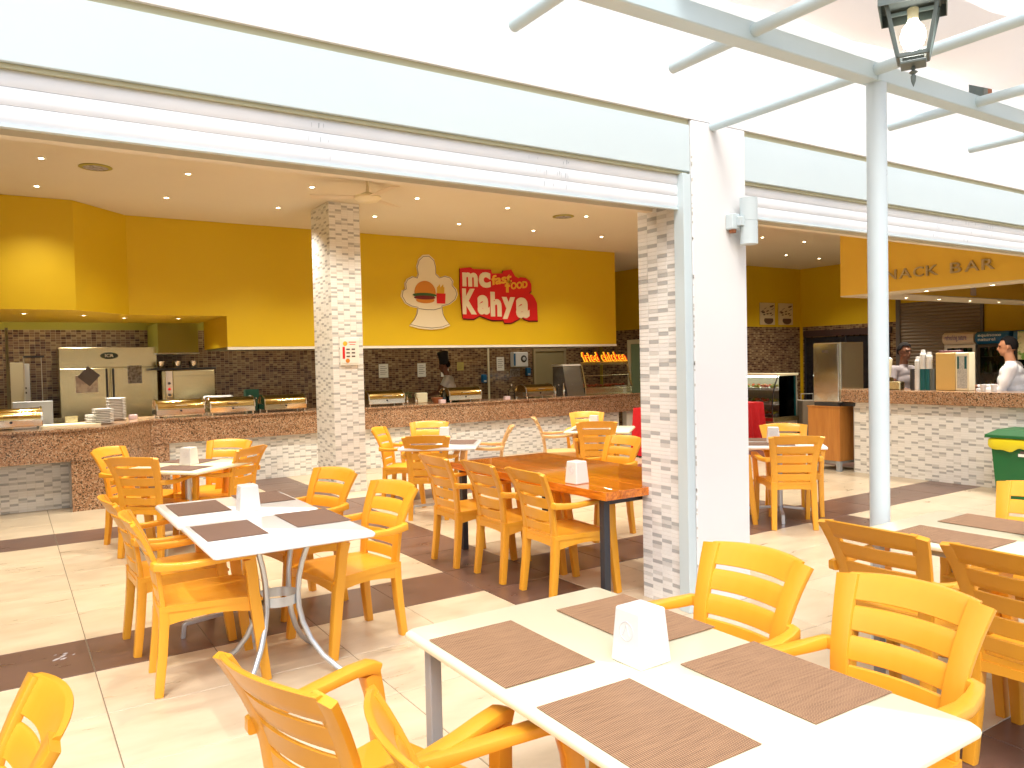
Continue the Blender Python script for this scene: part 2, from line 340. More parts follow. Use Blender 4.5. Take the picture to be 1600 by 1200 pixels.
class MB:
    """collects shapes into one mesh"""
    def __init__(s): s.v = []; s.f = []; s.m = []; s.sm = []
    def add(s, vs_, fs_, mi=0, smooth=False):
        o = len(s.v); s.v += [tuple(p) for p in vs_]
        for f in fs_:
            s.f.append(tuple(i + o for i in f)); s.m.append(mi); s.sm.append(smooth)
        return s
    def box(s, x0, x1, y0, y1, z0, z1, mi=0, mtx=None):
        p = [Vector(q) for q in ((x0, y0, z0), (x1, y0, z0), (x1, y1, z0), (x0, y1, z0), (x0, y0, z1), (x1, y0, z1), (x1, y1, z1), (x0, y1, z1))]
        if mtx: p = [mtx @ q for q in p]
        return s.add(p, [(0, 3, 2, 1), (4, 5, 6, 7), (0, 1, 5, 4), (1, 2, 6, 5), (2, 3, 7, 6), (3, 0, 4, 7)], mi)
    def rbox(s, x0, x1, y0, y1, z0, z1, b=0.004, mi=0, mtx=None, seg=1):
        bm = bmesh.new()
        bmesh.ops.create_cube(bm, size=1)
        for v in bm.verts:
            v.co = Vector(((x0 + x1) / 2 + v.co.x * (x1 - x0), (y0 + y1) / 2 + v.co.y * (y1 - y0), (z0 + z1) / 2 + v.co.z * (z1 - z0)))
        bmesh.ops.bevel(bm, geom=bm.edges[:], offset=b, segments=seg, affect='EDGES', profile=0.5)
        bm.verts.index_update()
        p = [v.co.copy() for v in bm.verts]
        if mtx: p = [mtx @ q for q in p]
        s.add(p, [[v.index for v in f.verts] for f in bm.faces], mi); bm.free(); return s
    def tube(s, pts, r, seg=10, mi=0, cap=True):
        """pts list of Vector, r float or list"""
        pts = [Vector(p) for p in pts]; n = len(pts)
        rs = r if isinstance(r, (list, tuple)) else [r] * n
        vs_, fs_ = [], []
        up = Vector((0, 0, 1)); prev = None
        for i, p in enumerate(pts):
            d = (pts[min(i + 1, n - 1)] - pts[max(i - 1, 0)]).normalized()
            if prev is None:
                a = d.cross(up)
                if a.length < 1e-3: a = d.cross(Vector((1, 0, 0)))
            else:
                a = prev - d * prev.dot(d)
            a.normalize(); prev = a; b = d.cross(a)
            for k in range(seg):
                t = 2 * math.pi * k / seg
                vs_.append(p + (a * math.cos(t) + b * math.sin(t)) * rs[i])
        for i in range(n - 1):
            for k in range(seg):
                k2 = (k + 1) % seg
                fs_.append((i * seg + k, i * seg + k2, (i + 1) * seg + k2, (i + 1) * seg + k))
        s.add(vs_, fs_, mi, True)
        if cap:
            o = len(s.v) - len(vs_)
            s.f.append(tuple(o + k for k in range(seg))[::-1]); s.m.append(mi); s.sm.append(False)
            s.f.append(tuple(o + (n - 1) * seg + k for k in range(seg))); s.m.append(mi); s.sm.append(False)
        return s
    def sweep(s, pts, side, w, h, b=0.006, mi=0):
        """rounded-rectangle bar along pts; side = list or single Vector for the width axis; w,h floats or lists"""
        pts = [Vector(p) for p in pts]; n = len(pts)
        W = w if isinstance(w, (list, tuple)) else [w] * n
        Hh = h if isinstance(h, (list, tuple)) else [h] * n
        S = side if isinstance(side, list) else [side] * n
        vs_, fs_ = [], []
        for i, p in enumerate(pts):
            d = (pts[min(i + 1, n - 1)] - pts[max(i - 1, 0)]).normalized()
            a = Vector(S[i]); a = (a - d * a.dot(d)).normalized(); c = d.cross(a)
            hw, hh = W[i] / 2, Hh[i] / 2; bb = min(b, hw * 0.8, hh * 0.8)
            q = bb * 0.3
            ring = [(-hw, -hh + bb), (-hw + q, -hh + q), (-hw + bb, -hh), (hw - bb, -hh), (hw - q, -hh + q), (hw, -hh + bb),
                    (hw, hh - bb), (hw - q, hh - q), (hw - bb, hh), (-hw + bb, hh), (-hw + q, hh - q), (-hw, hh - bb)]
            for (x, y) in ring: vs_.append(p + a * x + c * y)
        K = 12
        for i in range(n - 1):
            for k in range(K):
                k2 = (k + 1) % K
                fs_.append((i * K + k, i * K + k2, (i + 1) * K + k2, (i + 1) * K + k))
        o = len(s.v)
        s.add(vs_, fs_, mi, False)
        s.f.append(tuple(o + k for k in range(K))[::-1]); s.m.append(mi); s.sm.append(False)
        s.f.append(tuple(o + (n - 1) * K + k for k in range(K))); s.m.append(mi); s.sm.append(False)
        return s
    def lathe(s, prof, seg=24, c=(0, 0, 0), mi=0, axis='Z', caps=True):
        vs_, fs_ = [], []
        for (r, z) in prof:
            for k in range(seg):
                t = 2 * math.pi * k / seg
                if axis == 'Z': vs_.append((c[0] + r * math.cos(t), c[1] + r * math.sin(t), c[2] + z))
                elif axis == 'X': vs_.append((c[0] + z, c[1] + r * math.cos(t), c[2] + r * math.sin(t)))
                else: vs_.append((c[0] + r * math.cos(t), c[1] + z, c[2] + r * math.sin(t)))
        n = len(prof)
        for i in range(n - 1):
            for k in range(seg):
                k2 = (k + 1) % seg
                fs_.append((i * seg + k, i * seg + k2, (i + 1) * seg + k2, (i + 1) * seg + k))
        o = len(s.v)
        s.add(vs_, fs_, mi, True)
        if caps:
            if prof[0][0] > 1e-5: s.f.append(tuple(o + k for k in range(seg))[::-1]); s.m.append(mi); s.sm.append(False)
            if prof[-1][0] > 1e-5: s.f.append(tuple(o + (n - 1) * seg + k for k in range(seg))); s.m.append(mi); s.sm.append(False)
        return s
    def prism(s, poly, fn, d0, d1, mi=0, mi_side=None):
        """poly in 2D, fn(u,v,d)->point; solid between d0 and d1"""
        n = len(poly)
        a = [fn(u, v, d0) for u, v in poly]; b = [fn(u, v, d1) for u, v in poly]
        o = len(s.v); s.v += [tuple(p) for p in a + b]
        s.f.append(tuple(range(o, o + n))[::-1]); s.m.append(mi); s.sm.append(False)
        s.f.append(tuple(range(o + n, o + 2 * n))); s.m.append(mi); s.sm.append(False)
        for i in range(n):
            j = (i + 1) % n
            s.f.append((o + i, o + j, o + n + j, o + n + i)); s.m.append(mi if mi_side is None else mi_side); s.sm.append(False)
        return s
    def build(s, name, mats, parent=None, fix=True):
        me = bpy.data.meshes.new(name)
        me.from_pydata(s.v, [], s.f)
        if not isinstance(mats, (list, tuple)): mats = [mats]
        for m in mats: me.materials.append(m)
        me.polygons.foreach_set('material_index', s.m)
        me.polygons.foreach_set('use_smooth', s.sm)
        if fix and len(s.f) < 20000:
            bm = bmesh.new(); bm.from_mesh(me); bmesh.ops.recalc_face_normals(bm, faces=bm.faces); bm.to_mesh(me); bm.free()
        me.update()
        o = bpy.data.objects.new(name, me)
        if fix and any(s.sm) and len(s.f) < 6000: shade(o, 42, False)
        return link(o, parent)

def shade(o, ang=35, allf=True):
    me = o.data
    if allf: me.polygons.foreach_set('use_smooth', [True] * len(me.polygons))
    bm = bmesh.new(); bm.from_mesh(me)
    for e in bm.edges:
        if len(e.link_faces) == 2 and e.calc_face_angle(0) > R(ang): e.smooth = False
        elif len(e.link_faces) != 2: e.smooth = False
    bm.to_mesh(me); bm.free()
    return o

def copy_tree(o, parent=None):
    c = o.copy(); COL.objects.link(c)
    if parent is not None: c.parent = parent
    for ch in list(o.children): copy_tree(ch, c)
    return c

def text_mb(body, w, h, depth, fn, offset=0.0, shear=0.0, mb=None, mi=0, slant=0.0, spacing=1.0, d0=0.0):
    """letters fitted to w x h metres; fn(u,v,d)->point, lower-left at (0,0)"""
    cu = bpy.data.curves.new('t', 'FONT'); cu.body = body; cu.size = 1; cu.extrude = 0.5; cu.offset = offset; cu.shear = shear
    cu.resolution_u = 4; cu.space_character = spacing
    ob = bpy.data.objects.new('t', cu); COL.objects.link(ob)
    dg = bpy.context.evaluated_depsgraph_get()
    me = ob.evaluated_get(dg).to_mesh()
    P = [v.co.copy() for v in me.vertices]
    x0 = min(p.x for p in P); x1 = max(p.x for p in P); y0 = min(p.y for p in P); y1 = max(p.y for p in P)
    pts = []
    for p in P:
        u = (p.x - x0) / (x1 - x0) * w; v = (p.y - y0) / (y1 - y0) * h + slant * u
        pts.append(fn(u, v, d0 + (p.z + 0.5) * depth))
    fs_ = [tuple(f.vertices) for f in me.polygons]
    ob.evaluated_get(dg).to_mesh_clear()
    bpy.data.objects.remove(ob); bpy.data.curves.remove(cu)
    mb = mb or MB(); mb.add(pts, fs_, mi); return mb

def mosaic(mb_or_none, org, ud, vd, nd, W, H, tw, th, wts, seed, gap=0.0022, proud=0.003, collect=False, skip=None):
    """wts: list of (cumulative prob); returns MB of tiles (material index by tint) or list of tile origins"""
    r_ = random.Random(seed)
    org = Vector(org); ud = Vector(ud); vd = Vector(vd); nd = Vector(nd)
    nu = max(1, round(W / tw)); nv = max(1, round(H / th)); tw = W / nu; th = H / nv
    out = []; mb = MB(); bv = 0.0012; prevd = set(); curd = set()
    for i in range(nu):
        for j in range(nv):
            if wts is WT:      # white columns with dark and pale tiles every few rows
                if j == 0: nd_k = r_.randint(0, 5); nl_k = r_.randint(0, 6)
                mi = 0 if r_.random() < 0.72 else 1
                if nl_k == 0: mi = 2; nl_k = r_.choice((4, 5, 6, 7, 8))
                if j == 0: prevd = curd; curd = set()
                if nd_k == 0 and (j in prevd or (j - 1 in prevd and r_.random() < .5)): nd_k = 1
                elif nd_k == 0: mi = 3; curd.add(j); nd_k = r_.choice((2, 4, 5, 5, 6, 6, 7, 7))
                nd_k -= 1; nl_k -= 1
                if nl_k < 0: nl_k = 3
            else:
                x = r_.random() * 0.62 + (0.38 if (i + j) % 2 else 0.0); mi = 0
                while mi < len(wts) - 1 and x > wts[mi]: mi += 1
            if skip and skip(i * tw + tw / 2, j * th + th / 2): continue
            if collect: out.append((i, j, mi, org + ud * (i * tw) + vd * (j * th))); continue
            a, b = i * tw + gap / 2, (i + 1) * tw - gap / 2
            c, d = j * th + gap / 2, (j + 1) * th - gap / 2
            pr = proud + r_.uniform(-0.0006, 0.0006)
            P = [org + ud * u + vd * v for u, v in ((a, c), (b, c), (b, d), (a, d))]
            P += [org + ud * u + vd * v + nd * pr for u, v in ((a + bv, c + bv), (b - bv, c + bv), (b - bv, d - bv), (a + bv, d - bv))]
            mb.add(P, [(4, 5, 6, 7), (0, 1, 5, 4), (1, 2, 6, 5), (2, 3, 7, 6), (3, 0, 4, 7)], mi)
    return (out, tw, th) if collect else mb
WT = [0.50, 0.74, 0.86, 1.0]
WMATS = [tile_w, tile_w2, tile_l, tile_d]
def stuff_tiles(name, mats, parent, *a, **k):
    o = mosaic(None, *a, **k).build(name, mats, parent, fix=False); o['kind'] = 'stuff'; return o

# ------------------------------------------------------------------ ground and floor
F_Y = 3.45          # facade plane
g = MB().box(-60, 90, -90, 3.0, -0.30, -0.012).box(-60, 90, 3.0, 60, -0.30, -0.012).build('ground', grout)
tag(g, kind='structure')
T = 0.605
floor = MB().box(-8.7, 21.0, -9.0, 15.0, -0.011, -0.003).build('floor', grout); tag(floor, kind='structure')
def tile_mesh(m):
    b = MB(); q = T / 2 - 0.0022; bb = 0.002
    b.add([(-q, -q, -0.003), (q, -q, -0.003), (q, q, -0.003), (-q, q, -0.003), (-q + bb, -q + bb, 0), (q - bb, -q + bb, 0), (q - bb, q - bb, 0), (-q + bb, q - bb, 0)],
          [(4, 5, 6, 7), (0, 1, 5, 4), (1, 2, 6, 5), (2, 3, 7, 6), (3, 0, 4, 7)])
    o = b.build('tile', m, floor); me = o.data; bpy.data.objects.remove(o); return me
tm_tan, tm_br = tile_mesh(tan_tile), tile_mesh(brown_tile)
cells = []
invm = cam.matrix_world.inverted()
for i in range(-14, 35):
    for j in range(-22, 17):
        x0 = 2.765 + T * i; y0 = 4.665 + T * j
        if x0 + T > 20.9 or x0 < -8.6 or y0 < -8.9 or y0 + T > 14.9: continue
        brown = (i % 6 == 0) or (j % 6 == 0)
        cx, cy = x0 + T / 2, y0 + T / 2
        p = invm @ Vector((cx, cy, 0)); vis = False; d = -p.z
        if d > 0.6:
            u = p.x / d * 1213 + 800; v = 600 - p.y / d * 1213
            vis = -120 < u < 1720 and v < 1400
        hid = cy > 11.0 or (cx > 9.7 and cy < 7)
        cells.append((0 if (vis and not hid) else 1, d, cx, cy, brown))
cells.sort()
for k, (f_, d, cx, cy, br) in enumerate(cells[:300]):
    o = bpy.data.objects.new('tile', tm_br if br else tm_tan); link(o, floor); o.location = (cx, cy, 0)
    o.rotation_euler = (R(rng.uniform(-0.06, 0.06)), R(rng.uniform(-0.06, 0.06)), R(rng.choice((0, 180))))
for br, m, nm in ((False, tan_tile, 'tan_tiles'), (True, brown_tile, 'brown_tiles')):
    b = MB(); q = T / 2 - 0.0022
    for (f_, d, cx, cy, b_) in cells[300:]:
        if b_ == br: b.box(cx - q, cx + q, cy - q, cy + q, -0.003, 0)
    o = b.build(nm, m, floor, fix=False); o['kind'] = 'stuff'

# ------------------------------------------------------------------ facade
CZ = 3.65
fw = MB()
fw.box(-9, 16, F_Y, F_Y + 0.30, 3.085, 7.2)
fw.box(-9, -5.2, F_Y, F_Y + 0.30, -0.003, 3.085)
fw.box(10.2, 16, F_Y, F_Y + 0.30, -0.003, 3.085)
o = fw.build('facade_wall', plaster)
tag(o, 'plain white rendered wall above the two wide shop openings', 'wall')

def header(x0, x1, lab, lab2):
    t = empty('shutter_box', (x0, F_Y, 2.75), 0, lab, 'shutter box')
    L = x1 - x0
    MB().rbox(0, L, 0.012, 0.24, 0.012, 0.300, 0.003).build('front_panel', alu_white, t)
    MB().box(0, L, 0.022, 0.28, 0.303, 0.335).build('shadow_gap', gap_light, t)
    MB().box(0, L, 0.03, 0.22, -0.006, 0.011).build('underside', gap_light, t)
    s = empty('rolling_shutter', (x0, F_Y + 0.055, 2.54), 0, lab2, 'shutter')
    for k in range(4):
        b = MB(); n = 7; h = 0.068
        pr = []
        for i in range(n):
            a = i / (n - 1); z = a * h
            y = -0.007 * math.sin(math.pi * a) ** 0.6
            pr.append((y, z))
        pr.append((0.012, h)); pr.append((0.012, 0))
        b.prism(pr, lambda u, v, d: Vector((d, u, v + 0.0015)), 0.045 if x0 < 0 else 0.002, L - 0.045)
        o = b.build('slat', alu_shutter, s); o.location = (0, 0, k * 0.0700); shade(o, 30)
    MB().box(0.04 if x0 < 0 else 0.002, L - 0.04, -0.012, 0.018, -0.014, -0.001).build('bottom_bar', alu_white, s)
    dm_ = MB(); rd = random.Random(int(L * 10))
    for xc in (rd.uniform(L * .30, L * .9) for _ in range(9)):
        for q in range(rd.randint(3, 8)):
            xx = xc + rd.gauss(0, .05); kk = rd.randint(0, 2); za = kk * 0.07 + rd.uniform(.012, .03); zb_ = za + rd.uniform(.012, .035)
            ww = rd.uniform(.001, .006); dm_.add([(xx, -0.0077, za), (xx + ww, -0.0077, za + .004), (xx + ww * 1.4, -0.0079, zb_), (xx + ww * .3, -0.0079, zb_)], [(0, 1, 2, 3)])
    dm_.build('drip_marks', mat('grey_drip_stain', (0.42, 0.47, 0.52), 0.6), s, fix=False)['kind'] = 'stuff'
    for xx in ((0.0, L - 0.075) if x0 < 0 else (L - 0.075,)):
        MB().rbox(xx, xx + 0.035, -0.055, 0.03, -2.54, 0.205, 0.002).build('guide_rail', alu_white, s)
        MB().rbox(xx + 0.037, xx + 0.075, -0.045, 0.03, -2.54, 0.205, 0.002).build('guide_rail', alu_white, s)
header(-5.2, 3.612, 'long white shutter box over the wide left opening', 'white rolling shutter rolled up above the left opening')
header(4.112, 10.2, 'white shutter box over the right opening behind the round pole', 'white rolling shutter rolled up above the right opening')

# white pillar between the openings with its tiled inner side
pt = empty('facade_pillar', (3.86, F_Y, 0), 0, 'thick white pillar between the two openings with grey and white mosaic on its inner side', 'pillar')
pb = MB().rbox(-0.245, 0.25, 0.0, 0.30, -0.003, 3.083, 0.006)
pb.build('plaster_body', plaster, pt)
MB().box(-0.296, 0.22, 0.085, 0.40, -0.003, 3.6).build('core', grout_w, pt)
rc = random.Random(3)
chip = MB()
for k in range(60):
    z = rc.uniform(0.1, 2.9); h = rc.uniform(0.003, 0.022)
    chip.box(-0.2462, -0.2445 + rc.uniform(0.0, 0.004), -0.0008, 0.006, z, z + h)
o = chip.build('chipped_edge', plaster_chip, pt); o['kind'] = 'stuff'
JX = 3.564
tiles, tw, th = mosaic(None, (-0.296, 0.445, 0), (0, -1, 0), (0, 0, 1), (-1, 0, 0), 0.36, 2.60, 0.09, 0.025, WT, 11, collect=True)
pt_core2 = MB().box(-0.2955, 0.22, 0.40, 0.445, -0.003, 3.6).build('core_back', grout_w, pt)
def one_tile(m):
    b = MB(); g_ = 0.0022; bv = 0.0012
    a, b1, c, d = g_ / 2, tw - g_ / 2, g_ / 2, th - g_ / 2
    b.add([(0, -a, c), (0, -b1, c), (0, -b1, d), (0, -a, d), (-0.003, -a - bv, c + bv), (-0.003, -b1 + bv, c + bv), (-0.003, -b1 + bv, d - bv), (-0.003, -a - bv, d - bv)],
          [(4, 5, 6, 7), (0, 1, 5, 4), (1, 2, 6, 5), (2, 3, 7, 6), (3, 0, 4, 7)])
    o = b.build('tile', m, pt); me = o.data; bpy.data.objects.remove(o); return me
tms = [one_tile(m) for m in WMATS]
tiles.sort(key=lambda t_: ((t_[3] + Vector((3.86, F_Y, 0))) - CAMP).length)
for (i, j, mi, p) in tiles[:300]:
    o = bpy.data.objects.new('tile', tms[mi]); link(o, pt); o.location = p
rb = MB()
for (i, j, mi, p) in tiles[300:]:
    me = tms[mi]
    rb.add([v.co + p for v in me.vertices], [tuple(f.vertices) for f in me.polygons], mi)
o = rb.build('upper_and_lower_tiles', WMATS, pt, fix=False); o['kind'] = 'stuff'

# cylinder wall lamp on the pillar
wl = empty('wall_lamp', (4.035, F_Y, 2.47), 0, 'pale blue cylinder wall lamp on the white pillar', 'lamp')
MB().lathe([(0.050, -0.145), (0.056, -0.145), (0.056, -0.001), (0.0535, 0.0), (0.0535, 0.003), (0.056, 0.004), (0.056, 0.15), (0.050, 0.15), (0.048, 0.13), (0, 0.13)], 32, (0.0, -0.085, 0)).build('cylinder', lamp_paint, wl)
MB().rbox(-0.125, -0.05, -0.06, -0.002, -0.05, 0.05, 0.006).rbox(-0.085, -0.045, -0.095, -0.058, -0.03, 0.03, 0.004).build('bracket', lamp_paint, wl)
MB().lathe([(0.02, -0.02), (0.024, 0.0), (0.0, 0.0)], 14, (-0.09, -0.03, -0.05)).build('sensor', clay, wl)

# ------------------------------------------------------------------ pergola, sail, lantern
pg = empty('pergola', (3.87, 2.385, 0), 0, 'pale blue grey steel pergola of a beam and round rafters on a round pole', 'pergola')
MB().lathe([(0.075, -0.003), (0.075, 0.012), (0.050, 0.014), (0.050, 3.012)], 32).build('pole', pole_paint, pg)
MB().rbox(-7.0, -0.06, -0.045, 0.045, 3.012, 3.105, 0.005).build('beam', steel_frame, pg)
MB().rbox(-0.055, 7.5, -0.045, 0.045, 3.012, 3.105, 0.005).build('beam', steel_frame, pg)
for (x, y1) in ((1.90, 2.84), (2.86, 2.85), (3.80, 3.447), (4.82, 2.88), (5.88, 2.91), (6.9, 2.9), (0.9, 2.85)):
    MB().tube([(x - 3.87, -4.5, 3.062), (x - 3.87, y1 - 2.385, 3.062)], 0.029, 16).build('rafter', steel_frame, pg)

# sail
def sail_mesh():
    b = MB(); nu, nv = 40, 16; vs_ = []
    for j in range(nv + 1):
        for i in range(nu + 1):
            u = i / nu; v = j / nv
            x = 2.35 + u * 7.5
            ph = ((x - 2.35) % 2.5) / 2.5
            far = 2.60 - 0.20 * math.sin(math.pi * ph)
            near = 1.98 + 0.05 * math.sin(math.pi * ph) - 0.10 * u
            y = far + (near - far) * v
            z = 3.36 - 0.20 * math.sin(math.pi * v) - 0.05 * math.sin(math.pi * ph) + 0.012 * math.sin(9 * x + 5 * y)
            vs_.append((x, y, z))
    W = nu + 1
    fs_ = [(j * W + i, j * W + i + 1, (j + 1) * W + i + 1, (j + 1) * W + i) for j in range(nv) for i in range(nu)]
    b.add(vs_, fs_, 0, True); return b
def fabric_mat():
    m = bpy.data.materials.new('translucent_sailcloth'); m.use_nodes = True
    n = m.node_tree.nodes; l = m.node_tree.links; n.clear()
    o = n.new('ShaderNodeOutputMaterial'); d = n.new('ShaderNodeBsdfDiffuse'); t = n.new('ShaderNodeBsdfTranslucent'); mx = n.new('ShaderNodeMixShader')
    d.inputs[0].default_value = (0.82, 0.79, 0.77, 1); t.inputs[0].default_value = (0.90, 0.875, 0.855, 1); mx.inputs[0].default_value = 0.62
    l.new(d.outputs[0], mx.inputs[1]); l.new(t.outputs[0], mx.inputs[2]); l.new(mx.outputs[0], o.inputs[0]); return m
sail_m = fabric_mat()
sm_ = MB(); rs_ = random.Random(8)
for k in range(7):
    cx, cy = rs_.gauss(0, .05), rs_.gauss(0, .022); r0 = rs_.uniform(.006, .022)
    sm_.prism([(cx + r0 * 1.6 * math.cos(a) * rs_.uniform(.6, 1.2), cy + r0 * .6 * math.sin(a) * rs_.uniform(.6, 1.2)) for a in [i * .6283 for i in range(10)]], lambda u, v, d: Vector((u, v, d)), 0.0003, 0.0009)
o = sm_.build('floor_smear', mat('dried_white_smear', (0.36, 0.34, 0.36), 0.6)); o.location = (0.20, 5.02, 0); o.rotation_euler = (0, 0, R(40)); o['kind'] = 'stuff'
tag(o, 'dried whitish smear on the brown floor band at the left', 'stain')
sl = sail_mesh().build('shade_sail', sail_m)
tag(sl, 'cream fabric shade sail hanging in folds over the steel pergola', 'awning')
so = sl.modifiers.new('thick', 'SOLIDIFY'); so.thickness = 0.002

ln = empty('hanging_lantern', (2.47, 1.395, 2.455), R(28), 'grey green four sided lantern with a glowing bulb hanging below the shade sail', 'lantern')
hb, ht, zb, zt = 0.050, 0.090, 0.10, 0.29
fr = MB()
for sx in (-1, 1):
    for sy in (-1, 1):
        fr.sweep([(sx * hb, sy * hb, zb), (sx * ht, sy * ht, zt)], Vector((1, 0, 0)), 0.014, 0.014, 0.002)
for (h_, z_) in ((hb, zb), (ht, zt)):
    for a, b_ in (((-1, -1), (1, -1)), ((1, -1), (1, 1)), ((1, 1), (-1, 1)), ((-1, 1), (-1, -1))):
        fr.sweep([(a[0] * h_, a[1] * h_, z_), (b_[0] * h_, b_[1] * h_, z_)], Vector((0, 0, 1)), 0.014, 0.012, 0.002)
fr.build('frame', lantern_m, ln)
fin = MB().lathe([(0.001, 0.0), (0.008, 0.018), (0.010, 0.036), (0.005, 0.042), (0.016, 0.050), (0.005, 0.057), (0.011, 0.063), (0.005, 0.070), (0.018, 0.082), (0.030, 0.086)], 20)
fin.build('finial', lantern_m, ln)
MB().rbox(-0.036, 0.036, -0.036, 0.036, 0.080, 0.098, 0.004).rbox(-0.044, 0.044, -0.044, 0.044, 0.072, 0.0815, 0.002).build('base_cup', lantern_m, ln)
rf = MB()
ft = [(-0.115, -0.115, 0.26), (0.115, -0.115, 0.26), (0.115, 0.115, 0.26), (-0.115, 0.115, 0.26), (-0.115, -0.115, 0.305), (0.115, -0.115, 0.305), (0.115, 0.115, 0.305), (-0.115, 0.115, 0.305), (-0.03, -0.03, 0.40), (0.03, -0.03, 0.40), (0.03, 0.03, 0.40), (-0.03, 0.03, 0.40)]
rf.add(ft, [(0, 1, 5, 4), (1, 2, 6, 5), (2, 3, 7, 6), (3, 0, 4, 7), (4, 5, 9, 8), (5, 6, 10, 9), (6, 7, 11, 10), (7, 4, 8, 11), (8, 9, 10, 11)])
o = rf.build('roof', lantern_m, ln)
so = o.modifiers.new('thick', 'SOLIDIFY'); so.thickness = 0.006
MB().tube([(0, 0, 0.38), (0, 0, 0.70)], 0.006, 8).build('hanger', lantern_m, ln)
for k in range(4):
    a = k * math.pi / 2; c_, s_ = round(math.cos(a)), round(math.sin(a))
    def rot(x, y, z): return (x * c_ - y * s_, x * s_ + y * c_, z)
    h1, h2 = hb - 0.002, ht - 0.002
    MB().add([rot(-h1 + .006, -h1, zb + .006), rot(h1 - .006, -h1, zb + .006), rot(h2 - .008, -h2, zt - .006), rot(-h2 + .008, -h2, zt - .006)], [(0, 1, 2, 3)]).build('pane', amber_glass, ln)
MB().lathe([(0.0, 0.125), (0.018, 0.129), (0.034, 0.142), (0.043, 0.162), (0.044, 0.180), (0.037, 0.202), (0.024, 0.217), (0.017, 0.228), (0.0, 0.229)], 24).build('bulb', bulb_m, ln)
MB().lathe([(0.019, 0.2295), (0.020, 0.268), (0.010, 0.275)], 18).build('socket', cream_p, ln)

ln.scale = (0.84, 0.84, 0.92)
fl = empty('floodlight', (4.98, 2.40, 3.106), R(10), 'small grey and red brown floodlight box on top of the pergola beam', 'floodlight')
MB().rbox(-0.09, 0.00, -0.04, 0.04, 0.0, 0.12, 0.006).build('housing', lantern_m, fl)
MB().rbox(0.004, 0.10, -0.035, 0.035, 0.0, 0.105, 0.006).build('ballast', clay, fl)

# ------------------------------------------------------------------ interior shell
c_ = MB().box(-5.6, 20, F_Y + 0.30, 15.0, CZ, CZ + 0.2).build('ceiling', ceil_m); tag(c_, kind='structure')
roof_ = MB().box(-9, 20.5, F_Y + 0.02, 15.0, 7.2, 7.3).build('roof', plaster); tag(roof_, kind='structure')
WTOP = 2.28
w = MB().box(-5.6, 12.0, 14.42, 14.6, -0.003, CZ - .001).build('kitchen_back_wall', yolive); tag(w, kind='structure')
w = MB().box(-5.75, -5.6, F_Y + 0.3, 14.6, -0.003, CZ - .001).build('left_wall', yellow); tag(w, kind='structure')
w = MB().box(11.98, 12.1, 11.74, 14.42, -0.003, CZ - .001).box(12.1, 15.95, 11.74, 11.9, -0.003, CZ - .001).build('poster_wall', yellow); tag(w, kind='structure')
w = MB().box(15.87, 16.0, 3.75, 11.74, -0.003, CZ - .001).build('right_wall', yellow); tag(w, kind='structure')
w = MB().box(15.87, 16.0, 3.75, 3.76, CZ, CZ + .2)
# header inside over openings
w = MB().box(-5.6, 15.87, F_Y + 0.301, F_Y + 0.36, 2.56, CZ - .001).build('inner_lintel', ceil_m); tag(w, kind='structure')

# dark mosaic of kitchen and of the right-hand walls (children of the structures)
KW = [0.30, 0.62, 0.80, 1.0]
def dark_wall(name, org, ud, nd, W, z1, seed, par_name, skip=None):
    p = bpy.data.objects[par_name]
    org = Vector(org); ud_ = Vector(ud); nd_ = Vector(nd)
    b = MB()
    a = org + nd_ * 0.0; bpt = org + ud_ * W
    q = [a, bpt, bpt + Vector((0, 0, z1)), a + Vector((0, 0, z1))]
    b.add(q + [x + nd_ * 0.004 for x in q], [(4, 5, 6, 7), (0, 1, 5, 4), (1, 2, 6, 5), (2, 3, 7, 6), (3, 0, 4, 7)])
    b.build('mosaic_backing', grout_d, p)
    o = mosaic(None, org + nd_ * 0.004, ud, (0, 0, 1), nd, W, z1, 0.072, 0.038, KW, seed, gap=0.0042, proud=0.004, skip=skip).build('mosaic_tiles', kt, p, fix=False)
    o['kind'] = 'stuff'
dark_wall('k', (-5.5, 14.42, 0), (1, 0, 0), (0, -1, 0), 17.4, WTOP, 21, 'kitchen_back_wall')
dark_wall('k', (11.98, 14.40, 0), (0, -1, 0), (-1, 0, 0), 2.62, WTOP, 22, 'poster_wall')
dark_wall('k', (12.1, 11.74, 0), (1, 0, 0), (0, -1, 0), 3.72, WTOP, 23, 'poster_wall')
dark_wall('k', (15.87, 11.68, 0), (0, -1, 0), (-1, 0, 0), 2.45, WTOP, 24, 'right_wall')

# yellow bulkhead over the counter
bk = empty('bulkhead', (0, 0, 0), 0, 'big deep yellow bulkhead hanging over the food counter', 'bulkhead')
XY = lambda u, v, d: Vector((u, v, d))
poly = [(-5.58, 10.65), (0.73, 10.65), (1.385, 11.37), (2.63, 11.37), (2.63, 13.3), (-5.58, 13.3)]
poly = [(-5.58, 10.65), (0.73, 10.65), (1.385, 11.37), (9.80, 11.37), (9.80, 12.9), (2.63, 12.9), (2.63, 13.3), (-5.58, 13.3)]
MB().prism(poly, XY, 2.34, CZ - 0.002).box(2.63, 9.80, 11.37, 12.9, 1.905, 2.34).build('boxed_front', yellow, bk)
MB().box(2.63, 9.803, 11.362, 11.40, 1.865, 1.903).box(9.77, 9.803, 11.402, 12.9, 1.865, 1.903).build('bottom_trim', white_trim, bk)
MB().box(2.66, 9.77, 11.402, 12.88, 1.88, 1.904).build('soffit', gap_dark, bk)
hd = empty('extractor_box', (2.02, 13.0, 1.85), 0, 'boxed olive yellow extractor duct above the steel oven', 'duct')
MB().box(0, 0.60, 0.302, 1.35, 0.02, 0.49).build('duct_box', yolive, hd)
MB().box(-0.02, 0.61, 0.29, 1.36, 0.0, 0.018).build('lower_lip', white_trim, hd)

